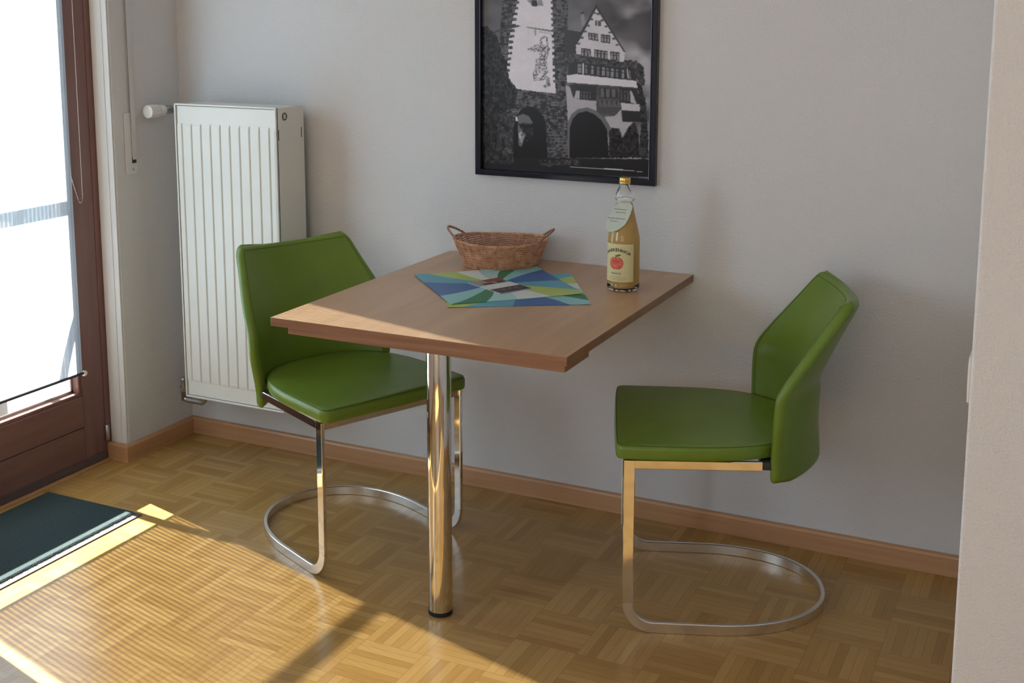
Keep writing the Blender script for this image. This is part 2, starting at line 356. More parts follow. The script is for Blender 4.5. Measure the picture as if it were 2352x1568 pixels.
# ------------------------------------------------------------------ outside: terrace, railing
tm = new_mat('terrace_tiles', (.6, .57, .52), .7); br = N(tm, 'ShaderNodeTexBrick'); br.offset = 0.0; br.inputs['Scale'].default_value = 1.0
br.inputs['Brick Width'].default_value = .3; br.inputs['Row Height'].default_value = .3; br.inputs['Mortar Size'].default_value = .006
br.inputs['Color1'].default_value = (.20, .19, .175, 1); br.inputs['Color2'].default_value = (.17, .16, .15, 1); br.inputs['Mortar'].default_value = (.02, .02, .02, 1)
L(tm, coords(tm), br.inputs['Vector']); L(tm, br.outputs[0], P(tm).inputs['Base Color'])
struct(box_obj('terrace', (-4.5, -.3, -5.0, 3.0, -.2, -.05), tm)); bpy.data.objects['terrace'].name = 'trim_3'
rail_m = new_mat('railing_paint', (.10, .11, .12), .5)
rl = thing('balcony_railing', 'dark metal balcony railing with curved brackets outside the glazed door', 'railing', (-.42, -.7, -.05))
def rr(o): shift(o, (.42, .7, .05)); return o
xo = -.42
rr(box_obj('top_rail', (xo-.012, xo+.012, -2.0, .9, 1.088, 1.122), rail_m, rl, .003))
def arc(cx, flip=1):
    pts = []
    for i in range(25):
        s = i/24; z = -.05+ s*1.13
        y = cx+flip*.6*max(0, (z-.38))**1.8
        pts.append((xo, y, z))
    return pts
for cx, fl in ((-.458, 1), (-1.62, -1)):
    pts = arc(cx, fl); rr(sweep_bar('curved_bracket', pts, [(1, 0, 0)]*len(pts), .034, .012, rail_m, rl))
for py in (-1.99, .88): rr(box_obj('post', (xo-.02, xo+.02, py-.02, py+.02, -.05, 1.088), rail_m, rl, .003))

# ------------------------------------------------------------------ shutter strap winder
st = thing('shutter_strap_winder', 'white roller shutter strap running into its wall plate left of the radiator', 'strap', (0, -.247, .955))
o = box_obj('cover_plate', (.0, .006, -.273, -.221, .955, 1.157), M['offwhite'], st, .002); shift(o, (0, .247, -.955))
o = box_obj('strap', (.0085, .010, -.247, -.2295, 1.004, 2.3), new_mat('strap_webbing', (.62, .62, .62), .8), st); shift(o, (0, .247, -.955))
o = box_obj('strap_slot', (.005, .0068, -.2475, -.2285, .992, 1.012), M['dark'], st); shift(o, (0, .247, -.955))
o = lathe('screw', [(.0038, 0), (.0038, .0012), (.002, .0018)], M['steel'], st, n=16, axis='X', at=(.006, -.243, .973)); shift(o, (0, .247, -.955))

# ------------------------------------------------------------------ radiator
rad = thing('radiator', 'tall white vertical panel radiator hung on the wall in the left corner', 'radiator', (.339, -.114, .203))
rx0, rx1, ry0, ry1, rz0, rz1 = .138, .540, -.189, -.04, .203, 1.189
def R_(o): shift(o, (-.339, .114, -.203)); return o
R_(box_obj('side_cover', (rx1-.003, rx1, ry0+.006, ry1, rz0+.006, rz1-.002), M['white'], rad, .001))
R_(box_obj('side_cover', (rx0, rx0+.003, ry0+.006, ry1, rz0+.006, rz1-.002), M['white'], rad, .001))
R_(box_obj('rear_panel', (rx0+.004, rx1-.004, ry1-.012, ry1-.001, rz0+.008, rz1-.01), M['white'], rad, .002))
bs = [(rx0+.004, rx1-.004, ry0+.010, ry1-.013, rz1-.008, rz1-.005)]
R_(multi_box('top_grille', [(rx0+.004, rx1-.004, ry0+.012+.0125*k, ry0+.012+.0125*k+.008, rz1-.008, rz1-.004) for k in range(10)]+[(rx0+.004+.098*k, rx0+.008+.098*k, ry0+.012, ry1-.013, rz1-.011, rz1-.006) for k in range(5)], M['white'], rad))
# front panel: pressed grooves
def groove_prof(x):
    d = 0.0
    for k in range(10):
        gx = rx0+.0275+.0385*k; t = (x-gx)/.0034
        if abs(t) < 1: d = max(d, .0075*(.5+.5*math.cos(math.pi*t)))
    return d
xs = sorted(set([rx0+.008, rx1-.008]+[rx0+.0275+.0385*k+.0034*s for k in range(10) for s in (-1.5, -1.05, -.8, -.5, -.25, 0, .25, .5, .8, 1.05, 1.5)]))
xs = [x for x in xs if rx0+.008 <= x <= rx1-.008]
zs = [rz0+.008, rz0+.052, rz0+.053, rz0+.058, rz0+.063, rz0+.064, rz1-.074, rz1-.073, rz1-.068, rz1-.063, rz1-.062, rz1-.008]
fac = [0, 0, 0, .5, 1, 1, 1, 1, .5, 0, 0, 0]; lift = [0, 0, 0, .0015, .003, .003, .003, .003, .0015, 0, 0, 0]
vs, fs = [], []
for z, f, l in zip(zs, fac, lift):
    for x in xs: vs.append((x, ry0+.006-l+f*groove_prof(x), z))
nx = len(xs)
for i in range(len(zs)-1):
    for k in range(nx-1): fs.append((i*nx+k, i*nx+k+1, (i+1)*nx+k+1, (i+1)*nx+k))
R_(mesh_obj('front_panel', vs, fs, M['white'], rad, smooth=True))
f = .0055
R_(multi_box('front_frame', [(rx0, rx0+f, ry0, ry0+.012, rz0, rz1), (rx1-f, rx1, ry0, ry0+.012, rz0, rz1), (rx0+f, rx1-f, ry0, ry0+.012, rz1-f, rz1), (rx0+f, rx1-f, ry0, ry0+.012, rz0, rz0+f)], M['white'], rad, .0015))
for b_ in ((rx1-.0005, rx1+.0006, ry0+.012, ry0+.015, 1.085, 1.118), (rx1-.0005, rx1+.0006, ry1-.016, ry1-.013, 1.085, 1.118)): R_(box_obj('vent_slot', b_, M['dark'], rad))
em = R_(lathe('round_badge', [(.0125, 0), (.0125, .0015), (.0105, .002), (.0105, .0012), (.004, .0012), (.003, .002)], M['emblem'], rad, n=32, axis='X', at=(rx1, -.143, 1.158)))
R_(multi_box('badge_mark', [(rx1+.0012, rx1+.0026, -.149, -.1465, 1.151, 1.165), (rx1+.0012, rx1+.0026, -.143, -.1405, 1.151, 1.165), (rx1+.0012, rx1+.0026, -.1465, -.143, 1.157, 1.160)], M['plastic'], rad))
# thermostat head, pointing into the room
kx, kz = .037, 1.158
th = R_(lathe('thermostat_knob', [(.0165, -.125), (.0185, -.127), (.0195, -.150), (.0190, -.152)], M['plastic'], rad, n=40, axis='Y', at=(kx, 0, kz)))
vs, fs = [], []
nn = 72
for (r, y) in ((.0188, -.152), (.0200, -.155), (.0215, -.196), (.0205, -.199), (.012, -.2005), (.0105, -.1985), (.0005, -.1985)):
    for k in range(nn):
        a = 2*math.pi*k/nn; rr_ = r*(1+(.045 if (k % 3 == 0 and r > .015) else (-.035 if r > .015 else 0)))
        vs.append((kx+rr_*math.cos(a), y, kz+rr_*math.sin(a)))
for i in range(6):
    for k in range(nn): fs.append((i*nn+k, i*nn+(k+1) % nn, (i+1)*nn+(k+1) % nn, (i+1)*nn+k))
fl_ = R_(mesh_obj('fluted_cap', vs, fs, M['plastic'], th)); fl_.parent = th; shift(fl_, (0, 0, 0))
R_(lathe('valve_body', [(.009, -.125), (.011, -.124), (.011, -.105), (.0145, -.104), (.0145, -.088), (.008, -.086)], M['steel'], rad, n=20, axis='Y', at=(kx, 0, kz)))
R_(tube_obj('connecting_pipe', [(kx, -.098, kz), (rx0+.004, -.098, kz)], .008, M['grey'], rad, n=14))
# lower valve
R_(tube_obj('lower_valve', [(.070, -.12, .240), (.070, -.12, .232), (.070, -.12, .228), (.070, -.12, .160)], [.011, .012, .0095, .0095], M['steel'], rad, n=14))
R_(lathe('lock_nut', [(.010, 0), (.0155, .001), (.0155, .017), (.010, .018)], M['steel'], rad, n=6, at=(.070, -.12, .192)))
R_(tube_obj('feed_pipe', [(.070, -.12, .172), (.072, -.12, .166), (.082, -.12, .162), (rx0+.012, -.12, .162), (rx0+.020, -.12, .168), (rx0+.020, -.12, .215)], .009, M['steel'], rad, n=12))
R_(tube_obj('wall_pipe', [(.070, -.12, .168), (.070, -.10, .164), (.070, .002, .164)], .008, M['steel'], rad, n=12))
for b_ in ((.22, .25, ry1-.002, 0, .9, .96), (.43, .46, ry1-.002, 0, .9, .96), (.22, .25, ry1-.002, 0, .3, .36), (.43, .46, ry1-.002, 0, .3, .36)): R_(box_obj('wall_bracket', b_, M['white'], rad))

# ------------------------------------------------------------------ table
tb = thing('wall_table', 'beech wood wall-mounted dining table on one round chrome leg', 'table', (1.4427, -.772, 0))
def T_(o): shift(o, (-1.4427, .772, 0)); return o
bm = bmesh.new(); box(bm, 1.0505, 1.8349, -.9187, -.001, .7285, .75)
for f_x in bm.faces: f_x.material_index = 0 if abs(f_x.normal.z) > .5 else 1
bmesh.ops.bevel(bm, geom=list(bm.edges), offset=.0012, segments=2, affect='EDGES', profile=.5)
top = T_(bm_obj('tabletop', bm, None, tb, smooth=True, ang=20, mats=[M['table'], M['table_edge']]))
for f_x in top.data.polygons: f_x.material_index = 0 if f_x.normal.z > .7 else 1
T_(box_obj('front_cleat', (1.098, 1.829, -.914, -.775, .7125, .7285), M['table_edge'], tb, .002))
leg = T_(lathe('leg', [(.0295, .010), (.0300, .012), (.0300, .7), (.0295, .702)], M['chrome'], tb, n=64, at=(1.4365, -.772, 0)))
o = T_(lathe('floor_ring', [(.027, 0), (.0305, .001), (.0305, .011), (.028, .012)], M['rubber'], tb, n=48, at=(1.4365, -.772, 0))); o.parent = leg
o = T_(lathe('mounting_flange', [(.031, .690), (.050, .692), (.052, .698), (.052, .7125)], M['steel'], tb, n=48, at=(1.4365, -.772, 0))); o.parent = leg

# ------------------------------------------------------------------ cantilever chairs
SH = .438      # underside of the seat
def seat_outline(s=1.0, n=72):
    pts = []
    # back curve from +y to -y round the rear, local front at +x
    hw, xf, x0, dep = .236, .020, -.10, .335
    k = 0
    for i in range(n+1):
        a = math.pi/2+math.pi*i/n
        ca, sa = math.cos(a), math.sin(a); e = 2/2.8
        pts.append((x0+dep*-(abs(ca)**e), hw*(abs(sa)**e)*(1 if sa > 0 else -1)))
    r = .022
    for i in range(7):
        a = -math.pi/2+math.pi/2*i/6; pts.append((xf-r+r*math.cos(a)-.006*0, -hw+r+r*math.sin(a)))
    for i in range(1, 12):
        y = (-hw+r)+(2*(hw-r))*i/12; pts.append((xf+.004*(1-(y/hw)**2), y))
    for i in range(7):
        a = math.pi/2*i/6; pts.append((xf-r+r*math.cos(a), hw-r+r*math.sin(a)))
    cx = -.16
    return [(cx+(x-cx)*s, y*s) for x, y in pts]
def make_seat(parent):
    vs, fs = [], []; base = seat_outline(); n = len(base)
    lay = [(-.008, .0), (-.002, .0025), (0, .008), (0, .026), (-.0015, .031), (-.005, .0345), (-.010, .0365)]
    cx, cy = -.16, 0.0
    def ins(x, y, d):
        vx, vy = x-cx, y-cy; l = math.hypot(vx, vy); return (x+vx/l*d, y+vy/l*d)
    for d, z in lay:
        for (x, y) in base: q = ins(x, y, d); vs.append((q[0], q[1], SH+z))
    rings = [.9, .75, .55, .3]
    for s in rings:
        for (x, y) in base: vs.append((cx+(x-cx)*s, y*s, SH+.0365+.0035*(1-s)*1.6))
    tot = len(lay)+len(rings)
    for i in range(tot-1):
        for k in range(n): fs.append((i*n+k, i*n+(k+1) % n, (i+1)*n+(k+1) % n, (i+1)*n+k))
    fs.append(tuple(range(n-1, -1, -1))); fs.append(tuple((tot-1)*n+k for k in range(n)))
    bm = bmesh.new(); me = bpy.data.meshes.new('t'); me.from_pydata(vs, [], fs); bm.from_mesh(me); bpy.data.meshes.remove(me)
    seat = bm_obj('seat', bm, M['leather'], parent, smooth=True)
    pts = [(*ins(x, y, -.0048), SH+.0352) for x, y in base]
    tube_obj('seat_seam', pts, .0008, M['thread'], seat, n=6, closed=True)
    return seat
def sm(a, b, x):
    t = min(1, max(0, (x-a)/(b-a))); return t*t*(3-2*t)
ZB, ZT = .385, .820
def shell(u, v):
    """mid surface of the back shell, u -1..1 across, v 0..1 up"""
    zb = ZB + .014*max(0, (abs(u)-.82)/.18) - .012*abs(u)**2 + .004*(1-u*u)
    zt = ZT - .002*abs(u)**3 - .016*(1-u*u)
    z = zb+(zt-zb)*v
    # edge line: upright to .61, then leaning back
    k = .60
    lean = max(0, z-k)
    lean = (math.sqrt((z-k)**2+.022**2)+(z-k))/2
    xe = -.347-.79*lean-.05*max(0, z-.40)*0
    hw = .236 - .049*sm(.60, .84, z) - .020*(1-sm(.40, .56, z))
    # round the corners
    ct = max(0, (z-(zt-.036))/.036); hw *= 1-.12*(1-math.sqrt(max(0, 1-min(1, ct)**2)))
    cb = max(0, ((zb+.02)-z)/.02); hw *= 1-.04*(1-math.sqrt(max(0, 1-min(1, cb)**2)))
    dep = .120 - .080*min(1, max(0, (z-.57))/.26) + .008*(1-sm(.38, .50, z))
    x = xe-dep*(1-abs(u)**2.1)
    return Vector((x, hw*u, z))
def make_back(parent):
    nu, nv = 44, 50
    us = [math.sin(math.pi/2*(2*i/nu-1)) for i in range(nu+1)]; vs_ = [.5-.5*math.cos(math.pi*j/nv) for j in range(nv+1)]
    def nrm(u, v):
        e = 1e-3; a = shell(min(1, u+e), v)-shell(max(-1, u-e), v); b = shell(u, min(1, v+e))-shell(u, max(0, v-e))
        n = b.cross(a); n.normalize()
        return n if n.x > 0 else -n
    T = .034
    verts, faces = [], []
    def th(u, v):
        eu = (1-abs(u))*.23; ev = min(v, 1-v)*.44; d = min(eu, ev); r = .013
        f = 1.0 if d >= r else math.sqrt(max(0, 1-((r-d)/r)**2))
        return T*.5*f*(.82+.18*(1-u*u))
    for side in (1, -1):
        for v in vs_:
            for u in us:
                verts.append(shell(u, v)+nrm(u, v)*th(u, v)*side)
    W_ = nu+1; off = W_*(nv+1)
    for j in range(nv):
        for i in range(nu):
            a = j*W_+i; faces.append((a, a+1, a+W_+1, a+W_)); faces.append((off+a, off+a+W_, off+a+W_+1, off+a+1))
    bm = bmesh.new(); me = bpy.data.meshes.new('t'); me.from_pydata([tuple(v) for v in verts], [], faces); bm.from_mesh(me); bpy.data.meshes.remove(me)
    bmesh.ops.remove_doubles(bm, verts=bm.verts, dist=2e-5)
    back = bm_obj('backrest', bm, M['leather'], parent, smooth=True)
    pts = []
    ue = .945; ve = .965
    def fp(u, v): return shell(u, v)+nrm(u, v)*(th(u, v)+.0002)
    for s in np.linspace(.02, ve, 40): pts.append(fp(-ue, s))
    for s in np.linspace(-ue, ue, 30)[1:]: pts.append(fp(s, ve))
    for s in np.linspace(ve, .02, 40)[1:]: pts.append(fp(ue, s))
    tube_obj('backrest_seam', pts, .0008, M['thread'], back, n=6)
    return back
def make_chair(label, loc, rz):
    t = thing('cantilever_chair', label, 'chair', loc, rz, 'green cantilever dining chairs')
    make_seat(t); make_back(t)
    W2, BH, BT = .226, .0265, .011      # half width to bar centre, bar height, bar thickness
    mt = M['chrome']; R = .062; zc = BH/2
    for s in (-1, 1):
        y = s*W2
        # upright: top to start of the bend
        pts = [(0-BH/2, y, SH-.002), (0-BH/2, y, R+zc)]
        sweep_bar('leg', pts, [(0, 1, 0)]*2, BH, BT, mt, t)
        sweep_bar('side_rail', [(-BH, y, SH-.0115), (-.325, y*.95, SH-.0115)], [(0, 1, 0)]*2, .022, BT, mt, t)
    # floor loop with both bends
    pts, nor = [], []
    x0 = -BH/2
    def half(s):
        P_, Q = [], []
        for i in range(11):
            a = math.pi/2*i/10; P_.append((x0-R+R*math.cos(a), s*W2, zc+R-R*math.sin(a))); Q.append((0, s, 0))
        return P_, Q
    A, qa = half(1); pts += A; nor += qa
    pts.append((-.17, W2, zc)); nor.append((0, 1, 0))
    xs_, dep = -.215, .300
    n = 40
    for i in range(n+1):
        a = math.pi*i/n; ca, sa = math.cos(a), math.sin(a); e = 2/2.0
        e = .93
        px = xs_-dep*(abs(sa)**e); py = W2*(abs(ca)**e)*(1 if ca > 0 else -1)
        pts.append((px, py, zc)); nor.append((-sa*W2, ca*dep, 0))
    pts.append((-.17, -W2, zc)); nor.append((0, -1, 0))
    B, qb = half(-1); pts += B[::-1]; nor += qb[::-1]
    sweep_bar('floor_loop', pts, nor, BH, BT, M['polished'], t)
    sweep_bar('front_rail', [(-.010, -W2+.005, SH-.013), (-.010, W2-.005, SH-.013)], [(1, 0, 0)]*2, .022, .010, mt, t)
    bm = bmesh.new(); box(bm, -.41, -.30, -.13, .13, SH-.014, SH-.001, .002); box(bm, -.350, -.323, -.215, -.13, SH-.022, SH-.003, .002); box(bm, -.350, -.323, .13, .215, SH-.022, SH-.003, .002)
    bm_obj('under_seat_bracket', bm, M['dark'], t, smooth=True)
    return t
make_chair('green leather cantilever chair left of the table, in front of the radiator', (1.180, -.5556, 0), -.420)
make_chair('green leather cantilever chair right of the table, seen from its side', (1.7965, -.450, 0), 3.503)

# ------------------------------------------------------------------ door mat
dm = new_mat('mat_pile', (.030, .062, .070), .95); bump(dm, noise(dm, coords(dm), 900, 2), 1.0, .004)
L(dm, ramp(dm, noise(dm, coords(dm), 700, 2), [(.35, (.018, .036, .042)), (.7, (.060, .105, .115))]), P(dm).inputs['Base Color'])
mat = thing('door_mat', 'dark green-grey door mat with rubber border lying before the balcony door', 'mat', (.160, -.945, 0))
o = box_obj('rubber_backing', (-.19, .19, -.302, .302, .0, .003), new_mat('mat_rubber', (.075, .072, .078), .45), mat, .001)
bm = bmesh.new(); box(bm, -.184, .162, -.297, .297, .003, .008, .002)
bm_obj('pile', bm, dm, mat, smooth=True)
# tufted fringe row at the room-side edge of the pile
vs, fs = [], []
for i in range(2600):
    y = random.uniform(-.297, .297); x = .156+random.uniform(0, .010); h = random.uniform(.004, .0075); a = random.uniform(-.003, .003); b = random.uniform(0, .004); k = len(vs)
    vs += [(x-.0007, y-.0007, .003), (x+.0007, y-.0007, .003), (x, y+.0008, .003), (x+b, y+a, .003+h)]; fs += [(k, k+1, k+3), (k+1, k+2, k+3), (k+2, k, k+3)]
o = mesh_obj('tufted_edge', vs, fs, new_mat('mat_tuft', (.22, .27, .28), .5), mat)

